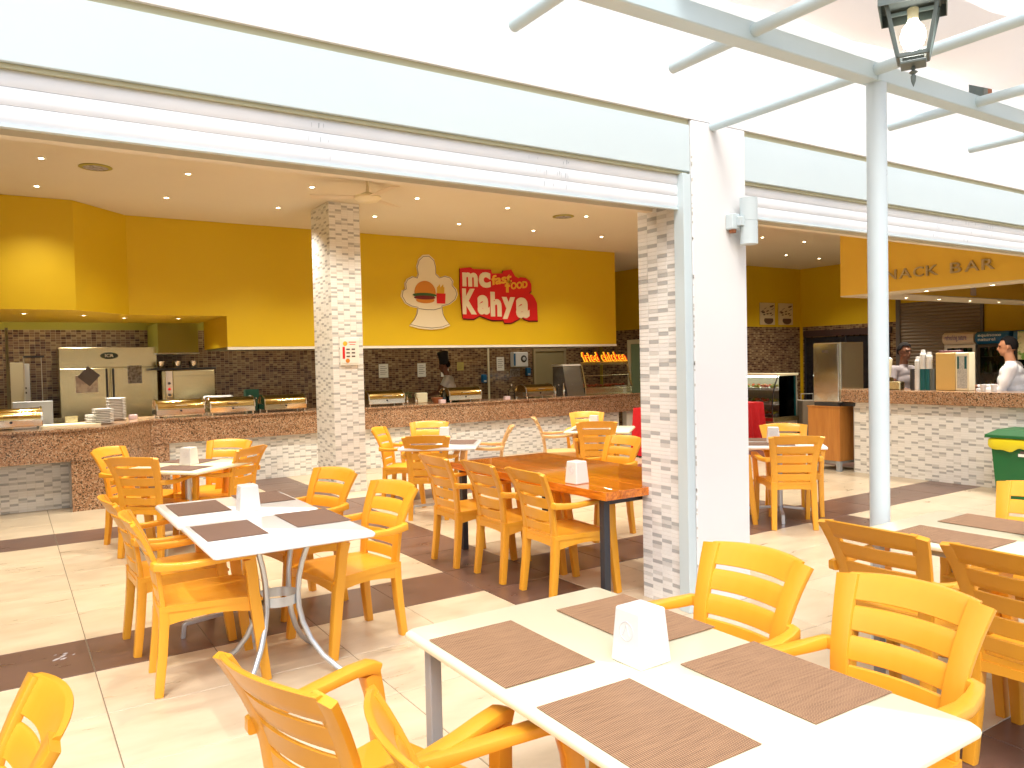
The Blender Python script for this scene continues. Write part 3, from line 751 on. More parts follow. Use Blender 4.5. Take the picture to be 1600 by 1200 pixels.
# ------------------------------------------------------------------ downlights
LN = [0]
def downlight(x, y, z=CZ, pw=1.0, lab='small round recessed downlight in the dining room ceiling', grp='recessed downlights in the dining room ceiling'):
    LN[0] += 1
    t = empty('downlight', (x, y, z), 0, lab, 'downlight', grp)
    MB().lathe([(0.023, -0.0015), (0.040, -0.004), (0.046, -0.0005), (0.044, 0.0)], 20, caps=False).build('trim_ring', white_trim, t)
    MB().lathe([(0.0, -0.0015), (0.023, -0.0016)], 20, caps=False).build('lens', lens_m, t)
    ld = bpy.data.lights.new('lamp', 'SPOT'); ld.energy = LAMP_W * pw; ld.color = (1.0, 0.92, 0.78); ld.spot_size = R(118); ld.spot_blend = 1.0; ld.shadow_soft_size = 0.04
    lo = bpy.data.objects.new('lamp', ld); link(lo, t); lo.location = (0, 0, -0.02)
ORD = ('leftmost', 'second from left', 'third from left', 'fourth from left', 'fifth from left', 'sixth from left', 'rightmost')
for y in (8.71, 10.03):
    for k, x in enumerate((0.35, 1.67, 3.0, 4.33, 5.66, 6.99, 8.37)):
        if (x, y) == (8.37, 8.71): continue
        downlight(x, y, pw=(0.45 if y > 9 and x < 2 else 1.0), lab=ORD[k] + ' small round ceiling downlight in the row ' + ('nearer the viewer' if y < 9 else 'nearer the yellow bulkhead'))
for y, q in ((7.38, 'third'), (5.95, 'fourth'), (4.60, 'fifth')):  # added rows, out of sight, to brighten the front dining area
    for k, x in enumerate((-1.0, 0.8, 2.6, 4.4, 6.2, 8.0)):
        downlight(x, y, pw=0.68, lab='added small round ceiling downlight in the ' + q + ' row counted from the bulkhead, hidden above the shutter')
for k, x in enumerate((-0.6, 1.0, 3.4, 5.6, 7.8, 10.0)):  # lamps added out of view to lift the dark kitchen
    downlight(x, 13.45, pw=0.55, lab='added small round kitchen ceiling downlight, unseen behind the yellow bulkhead', grp='added kitchen ceiling downlights')
RG = 'recessed downlights in the right hand ceiling'
RL = 'small round recessed downlight in the ceiling seen through the right opening'
for x, y, q in ((10.98, 8.87, 'middle left'), (12.13, 8.88, 'middle right'), (13.35, 10.2, 'lower left'), (14.5, 10.25, 'lower right'), (10.95, 7.55, 'upper left'), (12.2, 7.5, 'upper right')): downlight(x, y, CZ, 0.8, q + RL[5:].replace('round recessed', 'round'), RG)
for k, (x, y) in enumerate(((0.21, 11.42), (0.88, 11.65), (1.41, 12.1), (2.12, 12.1))):
    downlight(x, y, 2.34, 0.8, ('leftmost', 'second', 'third', 'rightmost')[k] + ' small downlight under the yellow bulkhead above the left counter', 'downlights under the left bulkhead')
# ceiling vents and fan
def vent(x, y, lab):
    t = empty('ceiling_speaker', (x, y, CZ), 0, lab, 'speaker')
    MB().lathe([(0.15, 0.0), (0.155, -0.006), (0.12, -0.014), (0.115, -0.010)], 28, caps=False).build('rim', yolive, t)
    MB().lathe([(0.0, -0.011), (0.115, -0.0105)], 28, caps=False).build('grille', paper_g, t)
vent(0.82, 8.83, 'round grille in the ceiling on the left')
vent(6.69, 8.85, 'round grille in the ceiling right of the ceiling fan')
fn_ = empty('ceiling_fan', (3.42, 8.1, CZ), 0, 'cream ceiling fan hanging in front of the mosaic column', 'fan')
MB().tube([(0, 0, 0), (0, 0, -0.16)], 0.016, 12).build('rod', cream_p, fn_)
MB().lathe([(0.02, -0.13), (0.10, -0.165), (0.145, -0.18), (0.15, -0.20), (0.11, -0.235), (0.0, -0.245)], 28).build('motor', cream_p, fn_)
for k in range(3):
    a = 0.6 + k * 2.094
    d = Vector((math.cos(a), math.sin(a), 0)); s = Vector((-math.sin(a), math.cos(a), 0.12))
    MB().sweep([d * 0.12 + Vector((0, 0, -0.19)), d * 0.62 + Vector((0, 0, -0.185))], s, 0.12, 0.006, 0.002).build('blade', mat('fan_blade_paint', (0.66, 0.56, 0.40), 0.5), fn_)

# ------------------------------------------------------------------ mosaic column
cl = empty('mosaic_column', (3.625, 9.35, 0), 0, 'square column clad in cream and grey mosaic standing before the counter', 'column')
cwx, cwy = 0.40, 0.66
MB().box(-cwx / 2, cwx / 2, 0, cwy, -0.003, CZ - 0.002).build('core', grout_w, cl)
stuff_tiles('front_tiles', WMATS, cl, (-cwx / 2, 0, 0), (1, 0, 0), (0, 0, 1), (0, -1, 0), cwx, CZ - 0.01, 0.08, 0.027, WT, 31)
stuff_tiles('side_tiles', WMATS, cl, (-cwx / 2, cwy, 0), (0, -1, 0), (0, 0, 1), (-1, 0, 0), cwy, CZ - 0.01, 0.094, 0.027, WT, 32)
stuff_tiles('side_tiles', WMATS, cl, (cwx / 2, 0, 0), (0, 1, 0), (0, 0, 1), (1, 0, 0), cwy, CZ - 0.01, 0.094, 0.027, WT, 33)
nb = empty('menu_notice', (3.64, 9.343, 1.61), 0, 'framed menu notice hanging on the mosaic column', 'notice')
MB().rbox(-0.125, 0.125, -0.014, -0.002, 0, 0.345, 0.003).build('frame', white_trim, nb)
MB().box(-0.105, 0.105, -0.017, -0.0142, 0.025, 0.32).build('sheet', paper, nb)
fnn = lambda u, v, d: Vector((u, -0.0172 - d, v))
pm = MB(); pm.box(-0.095, -0.065, -0.019, -0.0172, 0.08, 0.23, 2)
pm.lathe([(0.0, -0.0185), (0.03, -0.0175)], 14, (-0.06, 0, 0.27), 1, 'Y', caps=False)
pm.lathe([(0.0, -0.0185), (0.028, -0.0175)], 14, (-0.03, 0, 0.055), 3, 'Y', caps=False)
for r_ in range(3):
    for cx in (-0.045, 0.025): pm.box(cx, cx + 0.045, -0.019, -0.0172, 0.10 + r_ * 0.045, 0.118 + r_ * 0.045, 0)
pm.box(-0.01, 0.085, -0.019, -0.0172, 0.285, 0.293, 2).box(0.0, 0.075, -0.019, -0.0172, 0.255, 0.262, 2)
pm.build('print', [ink, yellow_sign, red_paint, bun], nb)

# ------------------------------------------------------------------ food counter
ct = empty('food_counter', (0, 11.2, 0), 0, 'long food counter with a speckled brown granite fascia and mosaic front', 'counter')
def fascia(p0, p1, z0, z1, name='granite_panel', t=0.03):
    p0 = Vector((*p0, 0)); p1 = Vector((*p1, 0)); d = (p1 - p0); L = d.length; d.normalize(); nrm = Vector((d.y, -d.x, 0))
    b = MB(); q = [p0, p1, p1 - nrm * t, p0 - nrm * t]
    b.add([x + Vector((0, 0, z0)) for x in q] + [x + Vector((0, 0, z1)) for x in q], [(0, 3, 2, 1), (4, 5, 6, 7), (0, 1, 5, 4), (1, 2, 6, 5), (2, 3, 7, 6), (3, 0, 4, 7)])
    o = b.build(name, granite, ct); return o
Y0 = -11.2
# right run : fascia panels 1.2 m each
xs = [1.575, 3.0, 4.45, 5.9, 7.35, 8.8, 10.25]
for a, b_ in zip(xs[:-1], xs[1:]): fascia((a + 0.001, 11.21 + Y0), (b_ - 0.001, 11.21 + Y0), 0.615, 0.925)
fascia((0.925, 10.15 + Y0), (1.572, 11.205 + Y0), 0.615, 0.925)
fascia((0.925, 10.15 + Y0), (1.572, 11.205 + Y0), -0.003, 0.612)
fascia((1.575, 11.225 + Y0), (1.80, 11.225 + Y0), -0.003, 0.612)
for a, b_ in ((-4.2, -2.5), (-2.5, -0.8), (-0.8, 0.92)): fascia((a + 0.001, 10.15 + Y0), (b_ - 0.001, 10.15 + Y0), 0.58, 0.925)
fascia((0.585, 10.165 + Y0), (0.92, 10.165 + Y0), -0.003, 0.577)
slab = [(-4.2, 10.13), (0.935, 10.13), (1.585, 11.19), (10.26, 11.19), (10.26, 11.95), (1.1, 11.95), (0.6, 11.2), (-4.2, 11.2)]
MB().prism([(x, y + Y0) for x, y in slab], XY, 0.927, 0.952).build('granite_top', granite, ct)
MB().box(10.22, 10.25, 11.245 + Y0, 11.93 + Y0, 0.615, 0.925).build('granite_panel', granite, ct)
MB().box(1.8, 9.75, 11.275 + Y0, 11.40 + Y0, -0.003, 0.92).box(-4.2, 0.60, 10.52 + Y0, 10.6 + Y0, -0.003, 0.92).box(9.95, 10.2, 11.28 + Y0, 11.4 + Y0, -0.003, 0.92).build('base', grout_w, ct)
stuff_tiles('front_tiles', WMATS, ct, (1.80, 11.275 + Y0, 0), (1, 0, 0), (0, 0, 1), (0, -1, 0), 7.9, 0.64, 0.085, 0.027, WT, 41)
stuff_tiles('left_front_tiles', WMATS, ct, (-4.2, 10.52 + Y0, 0), (1, 0, 0), (0, 0, 1), (0, -1, 0), 4.78, 0.62, 0.085, 0.027, WT, 42)
MB().box(-4.2, -4.17, 10.2 + Y0, 10.5 + Y0, -0.003, 0.9).box(0.6, 0.63, 10.2 + Y0, 11.1 + Y0, -0.003, 0.9).build('inner_panel', granite, ct)

# chafing dishes
def chafing(name='chafing_dish'):
    t = empty(name, (0, 0, 0))
    b = MB()
    b.rbox(-0.31, 0.31, -0.19, 0.19, 0.035, 0.115, 0.006)
    b.build('water_pan', steel_pol, t)
    for sx in (-1, 1):
        for sy in (-1, 1):
            MB().tube([(sx * 0.28, sy * 0.17, 0.0), (sx * 0.28, sy * 0.17, 0.036)], 0.014, 10).build('leg', steel_pol, t)
    b = MB(); n = 16; pr = []
    for k in range(n + 1):
        a = math.pi * k / n
        pr.append((-math.cos(a) * 0.185, 0.118 + math.sin(a) ** 0.75 * 0.125))
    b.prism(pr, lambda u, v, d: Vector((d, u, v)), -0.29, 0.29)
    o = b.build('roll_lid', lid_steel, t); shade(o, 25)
    for sx in (-1, 1):
        b = MB()
        pts = [(sx * 0.302, -math.cos(math.pi * k / 12) * 0.19, 0.10 + math.sin(math.pi * k / 12) ** 0.75 * 0.15) for k in range(13)]
        b.sweep(pts, Vector((1, 0, 0)), 0.02, 0.016, 0.004)
        b.build('end_frame', steel_pol, t)
    MB().tube([(-0.07, -0.175, 0.165), (-0.07, -0.215, 0.165), (0.07, -0.215, 0.165), (0.07, -0.175, 0.165)], 0.008, 8).build('handle', steel_pol, t)
    MB().lathe([(0.012, -0.20), (0.016, -0.192), (0.0, -0.192)], 12, (0, 0, 0.09), axis='Y').build('knob', black_p, t)
    return t
cd0 = chafing()
CD = [(0.02, 10.62, 2, 'leftmost roll top steel chafing dish, cut off by the left edge of the photo'),
      (1.98, 11.50, 0, 'roll top steel chafing dish right of the tall plate stack'),
      (2.66, 11.50, 1, 'roll top steel chafing dish second to the right of the plate stacks'),
      (3.42, 11.52, 0, 'roll top steel chafing dish just left of the mosaic column'),
      (5.02, 11.52, 0, 'roll top steel chafing dish partly behind the mosaic column'),
      (6.45, 11.52, -1, 'roll top steel chafing dish in front of the cook'),
      (7.98, 11.52, 0, 'rightmost roll top steel chafing dish, beside the cruets')]
for k, (x, y, rz, lab) in enumerate(CD):
    o = cd0 if k == 0 else copy_tree(cd0)
    o.location = (x, y, 0.952); o.rotation_euler = (0, 0, R(rz)); tag(o, lab, 'chafing dish', 'roll top chafing dishes on the counter')

# plates: each stack is a run of individual plates
pl = MB().lathe([(0.0, 0.004), (0.06, 0.004), (0.075, 0.010), (0.118, 0.022), (0.122, 0.020), (0.075, 0.0), (0.0, 0.0)], 28, caps=False)
p0_ = pl.build('plate', porcelain); me_plate = p0_.data; bpy.data.objects.remove(p0_)
def stack(x, y, z, n, pitch, lab, grp, sc=1.0):
    for k in range(n):
        o = bpy.data.objects.new('plate', me_plate); link(o)
        o.location = (x + rng.uniform(-.003, .003), y + rng.uniform(-.003, .003), z + k * pitch); o.scale = (sc, sc, sc)
        tag(o, ('topmost ' if k == n - 1 else 'bottommost ' if k == 0 else '') + lab, 'plate', grp)
stack(0.98, 10.75, 0.952, 9, 0.021, 'white plate in the shorter plate stack on the left counter', 'plates in the short stack')
stack(1.20, 11.42, 0.952, 14, 0.021, 'white plate in the tall plate stack before the steel fridge', 'plates in the tall stack')
stack(0.86, 10.90, 0.952, 6, 0.02, 'small white saucer stacked left of the shorter plate stack', 'saucers beside the plate stack', 0.6)
stack(10.05, 11.55, 0.952, 7, 0.021, 'white plate stacked at the right end of the counter', 'plates at the end of the counter')

# small things on the counter
def bottle(x, y, z, h, r, m, lab, cat='bottle', grp=None, cap=steel_pol):
    t = empty('bottle', (x, y, z), 0, lab, cat, grp)
    MB().lathe([(r * 0.9, 0), (r, h * 0.05), (r, h * 0.55), (r * 0.4, h * 0.78), (r * 0.32, h * 0.9)], 16).build('body', m, t)
    MB().lathe([(r * 0.38, h * 0.9), (r * 0.38, h), (r * 0.2, h * 1.01)], 12).build('cap', cap, t)
    return t
bottle(6.08, 11.42, .952, 0.24, 0.055, glass('blue_water_glass', (0.35, 0.55, 0.75), alpha=0.5), 'clear blue water bottle left of the cook\'s chafing dish')
bottle(7.42, 11.42, .952, 0.26, 0.060, clear_glass, 'large clear bottle left of the rightmost chafing dish')
for k in range(5):
    bottle(8.42 + 0.10 * k, 11.5 + 0.02 * (k % 2), .952, 0.20 + 0.02 * (k % 3), 0.026, amber_glass if k % 2 else steel_pol,
           ('leftmost', 'second', 'middle', 'fourth', 'rightmost')[k] + ' small cruet in the row beside the fried chicken warmer', 'cruet', 'cruets beside the warmer')
for k, x in enumerate((5.42, 5.58)):
    bottle(x, 11.45, .952, 0.16, 0.03, steel_pol, ('small steel shaker left of the pair by the herbs', 'small steel shaker right of the pair by the herbs')[k], 'shaker', 'shakers by the herbs')
hp = empty('herb_bowl', (5.47, 11.7, .952), 0, 'bunch of dark green herbs in a bowl behind the shakers', 'herbs')
MB().lathe([(0.06, 0), (0.10, 0.06), (0.095, 0.06)], 16).build('bowl', steel_pol, hp)
lb = MB()
rh = random.Random(5)
for k in range(160):
    c = Vector((rh.gauss(0, .09), rh.gauss(0, .06), 0.09 + abs(rh.gauss(0, .05)))); a = rh.uniform(0, 6.3); s = rh.uniform(.018, .04)
    d = Vector((math.cos(a), math.sin(a), rh.uniform(-.3, .6))) * s; e = Vector((-math.sin(a), math.cos(a), rh.uniform(-.4, .4))) * s * .5
    lb.add([c - d, c + e, c + d, c - e], [(0, 1, 2, 3)])
lb.build('leaves', plant_m, hp)['kind'] = 'stuff'
bx = MB().rbox(-0.10, 0.10, -0.05, 0.05, 0, 0.17, 0.01).build('food_tub', cream_p); bx.location = (5.82, 11.75, .952); tag(bx, 'upright cream tub behind the counter between herbs and clay bowl', 'tub')
bw = MB().lathe([(0.06, 0), (0.10, 0.09), (0.09, 0.09)], 18).build('clay_bowl', clay); bw.location = (5.95, 11.42, .952); tag(bw, 'small terracotta bowl on the counter left of the green tray', 'bowl')
gt = MB().rbox(-0.17, 0.17, -0.10, 0.10, 0, 0.05, 0.01).build('green_tray', green_p); gt.location = (6.35, 11.78, .952); tag(gt, 'green cutting board tray under the cook\'s hands', 'tray')
gb = MB().rbox(-0.10, 0.10, -0.06, 0.06, 0, 0.33, 0.01).build('dark_green_box', mat('dark_green_card', (0.0, 0.055, 0.03), 0.5)); gb.location = (3.06, 11.85, .952); tag(gb, 'dark green box standing between two chafing dishes', 'box')
bottle(3.02, 11.45, .952, 0.22, 0.035, clear_glass, 'clear glass bottle beside the dark green box')
sc_ = empty('kitchen_scale', (2.65, 12.15, 0.90), 0, 'white kitchen machine with knobs behind the second chafing dish', 'appliance')
MB().rbox(-0.20, 0.20, -0.12, 0.12, 0.14, 0.30, 0.03, seg=3).build('body', white_p, sc_)
for k in range(3): MB().lathe([(0.014, -0.14), (0.017, -0.122), (0, -0.122)], 12, (-0.05 + 0.07 * k, 0, 0.19), axis='Y').build('knob', black_p, sc_)
for k, (x, y, lab) in enumerate(((1.40, 11.45, 'small pink and white sugar box right of the tall plate stack'), (5.98, 11.30, 'small pink and white sugar box by the blue bottle'), (7.28, 11.36, 'small pink and white sugar box by the large clear bottle'))):
    b = MB().rbox(-0.05, 0.05, -0.035, 0.035, 0, 0.06, 0.004).build('sugar_box', mat('pink_white_card', (0.72, 0.55, 0.56), 0.5)); b.location = (x, y, .952); tag(b, lab, 'box', 'sugar boxes on the counter')
cb = MB().box(-0.32, 0.32, -0.2, 0.2, 0, 0.02).build('cutting_board', cream_p); cb.location = (0.62, 10.78, .952); tag(cb, 'cream board lying under the plate stacks', 'board')

# fried chicken warmer
fw_ = empty('food_warmer', (9.55, 11.62, .952), 0, 'steel and glass food warmer with a hot tray at the counter end', 'warmer')
MB().rbox(-0.46, 0.70, -0.18, 0.28, 0.0, 0.14, 0.006).build('base', steel, fw_)
b = MB()
for x in (-0.45, 0.69): b.sweep([(x, -0.17, 0.14), (x, -0.05, 0.56)], Vector((1, 0, 0)), 0.03, 0.03, 0.003)
b.sweep([(-0.45, -0.11, 0.36), (0.69, -0.11, 0.36)], Vector((0, 0, 1)), 0.014, 0.014, 0.002)
b.rbox(-0.47, 0.71, -0.06, 0.28, 0.56, 0.61, 0.004)
b.build('frame', steel, fw_)
MB().add([(-0.43, -0.165, 0.15), (0.67, -0.165, 0.15), (0.67, -0.055, 0.55), (-0.43, -0.055, 0.55)], [(0, 1, 2, 3)]).build('front_glass', clear_glass, fw_)
b = MB(); rr = random.Random(9)
for k in range(60):
    b.lathe([(0.0, -0.02), (0.028, -0.008), (0.03, 0.008), (0.0, 0.022)], 6, (rr.uniform(-.4, .6), rr.uniform(-.1, .2), 0.16 + rr.uniform(0, .02)))
o = b.build('fried_pieces', food_r, fw_); o['kind'] = 'stuff'
MB().prism([(-0.18, 0.0), (0.28, 0.0), (0.28, 0.55), (-0.04, 0.55)], lambda u, v, d: Vector((d, u, v)), -0.88, -0.48).build('side_cabinet', mat('mirror_grey_steel', (0.30, 0.32, 0.33), 0.12, 0.8), fw_)
MB().rbox(-0.90, -0.475, -0.06, 0.29, 0.552, 0.585, 0.004).build('side_top', white_trim, fw_)
fs = empty('fried_chicken_sign', (9.12, 11.58, 1.572), 0, 'glowing yellow and red sign reading fried chicken above the food warmer', 'sign')
fsn = lambda u, v, d: Vector((u, -d, v))
text_mb('fried chicken', 1.08, 0.19, 0.02, lambda u, v, d: Vector((u - 0.10 * (v / 0.19) + 0.05, -d, v)), offset=0.035, spacing=1.12).build('yellow_letters', neon_y, fs, fix=False)
text_mb('fried chicken', 1.06, 0.165, 0.012, lambda u, v, d: Vector((u - 0.10 * (v / 0.19) + 0.06, -0.021 - d, v + 0.012)), offset=0.003, spacing=1.14).build('red_letters', neon_r, fs, fix=False)
MB().box(0.02, 1.12, 0.002, 0.02, -0.012, 0.006).build('mount_bar', steel, fs)

# ------------------------------------------------------------------ kitchen things
fr_ = empty('steel_fridge', (1.35, 13.55, 0), 0, 'two door stainless steel kitchen fridge with papers taped to it', 'fridge')
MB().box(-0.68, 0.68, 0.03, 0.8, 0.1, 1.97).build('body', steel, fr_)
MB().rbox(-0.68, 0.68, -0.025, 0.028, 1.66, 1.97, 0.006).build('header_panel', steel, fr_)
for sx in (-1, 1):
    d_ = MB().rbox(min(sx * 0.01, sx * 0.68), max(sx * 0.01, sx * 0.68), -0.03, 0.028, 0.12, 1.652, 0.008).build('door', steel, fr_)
    MB().rbox(sx * 0.045 - 0.014, sx * 0.045 + 0.014, -0.052, -0.031, 0.3, 1.64, 0.004).build('handle', black_p, d_)
bd = MB().lathe([(0.0, -0.034), (0.115, -0.030), (0.125, -0.026)], 32, axis='Y', caps=False)
bd.v = [(x * 1.0, y, z * 0.42) for x, y, z in bd.v]
o = bd.build('badge', mat('badge_green_grey', (0.05, 0.07, 0.05), 0.3), fr_); o.location = (0.0, 0, 1.84)
text_mb('ICR', 0.12, 0.05, 0.004, lambda u, v, d: Vector((u - 0.06, -0.036 - d, v + 1.817)), offset=0.02).build('badge_letters', paper, fr_, fix=False)
def sheet(name, cx, z0, w, h, m, lab, y=13.515, rot=0.0, par=None, cat='paper'):
    o = MB().box(-w / 2, w / 2, -0.002, 0.0, -h / 2, h / 2).build(name, m)
    o.location = (cx, y, z0 + h / 2); o.rotation_euler = (0, rot, 0); tag(o, lab, cat); return o
sheet('taped_paper', 1.03, 1.28, 0.30, 0.26, mat('pink_grey_paper', (0.55, 0.45, 0.42), 0.4, noise=(9, 0.05, (0.75, 0.68, 0.62))), 'glossy pinkish sheet taped to the left fridge door')
sheet('taped_paper', 1.06, 1.42, 0.22, 0.22, mat('dark_grey_card', (0.16, 0.14, 0.15), 0.5), 'dark grey square card taped askew above the glossy sheet', y=13.512, rot=R(42))
sheet('taped_paper', 1.70, 1.40, 0.20, 0.28, paper_g, 'mottled grey sheet taped to the right fridge door')
ov = empty('steel_oven', (2.42, 13.0, 0), 0, 'boxy stainless steel oven with a control strip right of the fridge', 'oven')
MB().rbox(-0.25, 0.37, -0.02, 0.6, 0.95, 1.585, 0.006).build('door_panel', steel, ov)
MB().rbox(-0.36, -0.255, -0.02, 0.6, 0.95, 1.585, 0.004).build('control_strip', steel_pol, ov)
MB().box(-0.23, 0.35, -0.025, -0.021, 1.50, 1.505).build('door_seam', gap_dark, ov)
for k in range(4):
    MB().lathe([(0.018, -0.05), (0.022, -0.021), (0, -0.021)], 14, (-0.31, 0, 1.12 + 0.09 * k), axis='Y').build('knob', red_paint if k == 2 else black_p, ov)
MB().box(-0.36, 0.37, 0, 0.6, 0.0, 0.95).build('stand', gap_dark, ov)
sh = MB().rbox(-0.55, 0.42, -0.05, 0.4, 0, 0.025, 0.003).build('wall_shelf', black_m); sh.location = (2.42, 13.15, 1.60); tag(sh, 'dark shelf right above the steel oven', 'shelf')
for k in range(3):
    o = MB().lathe([(0.0, 0), (0.06, 0), (0.075, 0.11), (0.07, 0.11), (0.05, 0.01)], 16, caps=False).build('steel_pot', steel_pol); o.location = (2.05 + 0.24 * k, 13.3, 1.626)
    tag(o, ('leftmost small steel pot on the shelf over the oven', 'middle small steel pot on the shelf over the oven', 'rightmost small steel pot on the shelf over the oven')[k], 'pot', 'pots on the oven shelf')
wc = empty('white_cabinet', (0.17, 13.9, 0), 0, 'tall bright cream cabinet at the far left of the kitchen', 'cabinet')
MB().rbox(-0.12, 0.05, 0, 0.4, 0.1, 1.76, 0.004).build('door', cream_p, wc)
MB().rbox(0.053, 0.13, 0, 0.4, 0.1, 1.74, 0.004).build('side_door', white_p, wc)
for k in range(2): MB().lathe([(0.016, -0.03), (0.016, -0.001), (0, -0.001)], 12, (0.07, 0, 1.30 + 0.07 * k), axis='Y').build('knob', black_p, wc)
rk = empty('kebab_stand', (0.34, 13.5, 0.92), 0, 'slim upright steel rack with a black top bar in front of the cream cabinet', 'rack')
MB().box(-0.13, -0.11, 0, 0.02, 0, 0.92).box(0.10, 0.108, 0, 0.02, 0, 0.92).build('upright', white_trim, rk)
MB().box(-0.12, 0.14, -0.01, 0.03, 0.905, 0.935).build('top_bar', black_m, rk)
MB().box(-0.30, 0.4, 0, 0.4, -0.92, -0.01).build('table', steel, rk)
mo = MB().rbox(-0.21, 0.21, -0.02, 0.02, 0, 0.30, 0.006).build('grey_screen', mat('grey_blue_panel', (0.36, 0.38, 0.40), 0.4)); mo.location = (0.26, 11.15, 0.952); tag(mo, 'grey flat panel standing behind the leftmost chafing dish', 'panel')
sb = MB().rbox(-0.07, 0.07, -0.05, 0.05, 0, 0.10, 0.004).build('steel_tin', steel); sb.location = (0.66, 11.1, 0.952); tag(sb, 'small square steel tin left of the plate stacks', 'tin')
dp = MB().box(-0.02, 0.02, -0.02, 0.02, 0, 2.26).build('dark_pipe', gap_dark); dp.location = (0.02, 13.4, 0); tag(dp, 'thin dark upright post at the left edge of the kitchen', 'post')
# back wall notices
WY = 14.408
for (x0, x1, z0, z1, lab, m) in ((6.22, 6.42, 1.35, 1.62, 'first white notice on the kitchen wall right of the column', paper), (7.07, 7.26, 1.34, 1.62, 'second white notice on the kitchen wall, left of the cook', paper), (7.61, 7.79, 1.33, 1.62, 'white notice on the kitchen wall just behind the cook\'s hat', paper), (8.0, 8.16, 1.45, 1.62, 'yellowish notice on the kitchen wall right of the cook', mat('yellowed_paper', (0.45, 0.38, 0.10), 0.6)), (8.99, 9.18, 1.42, 1.72, 'white notice left of the paper towel dispenser', paper), (9.33, 9.60, 1.28, 1.46, 'small grey notice below the paper towel dispenser', paper_g)):
    t = sheet('wall_notice', (x0 + x1) / 2, z0, x1 - x0, z1 - z0, m, lab, y=WY, cat='notice')
    b = MB()
    for k in range(5): b.box(-(x1 - x0) * .36, (x1 - x0) * (.36 if k % 2 else .2), -0.0028, -0.0021, (z1 - z0) * (.3 - .14 * k), (z1 - z0) * (.33 - .14 * k))
    b.build('print', ink, t)
pp = MB().tube([(8.75, 14.36, 0), (8.75, 14.36, 2.4)], 0.022, 10).build('pipe', cream_p); tag(pp, 'cream pipe running up the kitchen wall right of the cook', 'pipe')
td = empty('towel_dispenser', (9.53, WY, 1.49), 0, 'white paper towel dispenser with a black round window on the kitchen wall', 'dispenser')
MB().rbox(-0.19, 0.19, -0.16, 0, 0, 0.33, 0.02, seg=2).build('case', white_p, td)
MB().lathe([(0.0, -0.172), (0.075, -0.165), (0.08, -0.16)], 24, (0.07, 0, 0.18), axis='Y', caps=False).build('window', black_p, td)
MB().lathe([(0.0, -0.178), (0.04, -0.172)], 20, (0.07, 0, 0.18), axis='Y', caps=False).build('ring', white_p2, td)
MB().box(-0.195, -0.15, -0.165, -0.161, 0.03, 0.30).build('blue_edge', blue_p, td)
for (x, z, lab) in ((9.78, 1.29, 'blue soap dispenser right of the paper towel dispenser'), (8.63, 1.17, 'dark blue dispenser box by the cream pipe')):
    t = empty('soap_dispenser', (x, WY, z), 0, lab, 'dispenser', 'blue wall dispensers')
    MB().rbox(-0.055, 0.055, -0.09, 0, 0, 0.18, 0.02, seg=2).build('case', blue_p, t)
    MB().rbox(-0.03, 0.03, -0.10, -0.091, 0.02, 0.05, 0.003).build('button', white_p2, t)
dr = empty('kitchen_door', (10.4, 14.41, 0), 0, 'plain olive grey kitchen door on the back wall', 'door')
dm = mat('olive_door_paint', (0.30, 0.26, 0.14), 0.5)
MB().rbox(-0.40, 0.40, -0.03, 0, 0, 1.83, 0.004).build('leaf', dm, dr)
MB().box(-0.46, -0.40, -0.05, 0, 0, 1.89).box(0.40, 0.46, -0.05, 0, 0, 1.89).box(-0.40, 0.40, -0.05, 0, 1.832, 1.89).build('frame', mat('door_frame_paint', (0.36, 0.30, 0.18), 0.5), dr)
dr2 = empty('side_door', (11.97, 13.15, 0), R(-90), 'pale green door with a cream frame at the right end of the kitchen', 'door')
MB().rbox(-0.20, 0.9, -0.03, 0, 0, 1.95, 0.004).build('leaf', mat('pale_green_door', (0.25, 0.36, 0.22), 0.5), dr2)
MB().box(-0.30, -0.20, -0.05, 0, 0, 2.05).box(-0.2, 0.9, -0.05, 0, 1.952, 2.05).build('frame', cream_p, dr2)

# ------------------------------------------------------------------ wall sign
sg = empty('logo_sign', (0, 11.37, 0), 0, 'red and cream cut out lettering sign mc kahya fast food on the yellow bulkhead', 'sign')
XZ = lambda u, v, d: Vector((u, -d, v))
outl = [(6.389,3.182),(6.590,3.210),(6.643,3.184),(6.998,3.191),(7.019,3.125),(7.223,3.134),(7.247,3.184),(7.410,3.210),(7.488,3.097),(7.565,3.061),(7.60,3.085),(7.712,3.077),(7.79,3.03),(7.829,2.973),(7.826,2.854),(7.777,2.813),(7.85,2.78),(7.90,2.72),(7.941,2.639),(7.952,2.331),(7.752,2.329),(7.65,2.36),(7.599,2.406),(7.55,2.36),(7.503,2.336),(7.385,2.286),(7.246,2.285),(7.225,2.333),(6.997,2.331),(6.886,2.358),(6.754,2.404),(6.631,2.346),(6.426,2.352),(6.379,2.846)]
MB().prism(outl, XZ, 0.012, 0.040, 0, 1).build('red_backing', [red_paint, red_dark], sg)
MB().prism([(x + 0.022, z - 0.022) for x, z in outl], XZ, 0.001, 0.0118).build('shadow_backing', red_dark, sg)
def word(s, x, z, w_, h_, off, m, slant=0.0, d0=0.041):
    text_mb(s, w_, h_, 0.008, lambda u, v, d: Vector((x + u, -d, z + v)), offset=off, slant=slant, d0=d0).build('lettering', m, sg, fix=False)
word('m', 6.43, 2.885, 0.295, 0.235, 0.05, cream_paint); word('c', 6.745, 2.875, 0.235, 0.265, 0.05, cream_paint)
word('K', 6.42, 2.42, 0.27, 0.43, 0.05, cream_paint); word('a', 6.71, 2.42, 0.24, 0.33, 0.05, cream_paint); word('h', 6.97, 2.39, 0.22, 0.42, 0.05, cream_paint)
word('y', 7.20, 2.35, 0.27, 0.38, 0.05, cream_paint); word('a', 7.49, 2.37, 0.28, 0.36, 0.05, cream_paint)
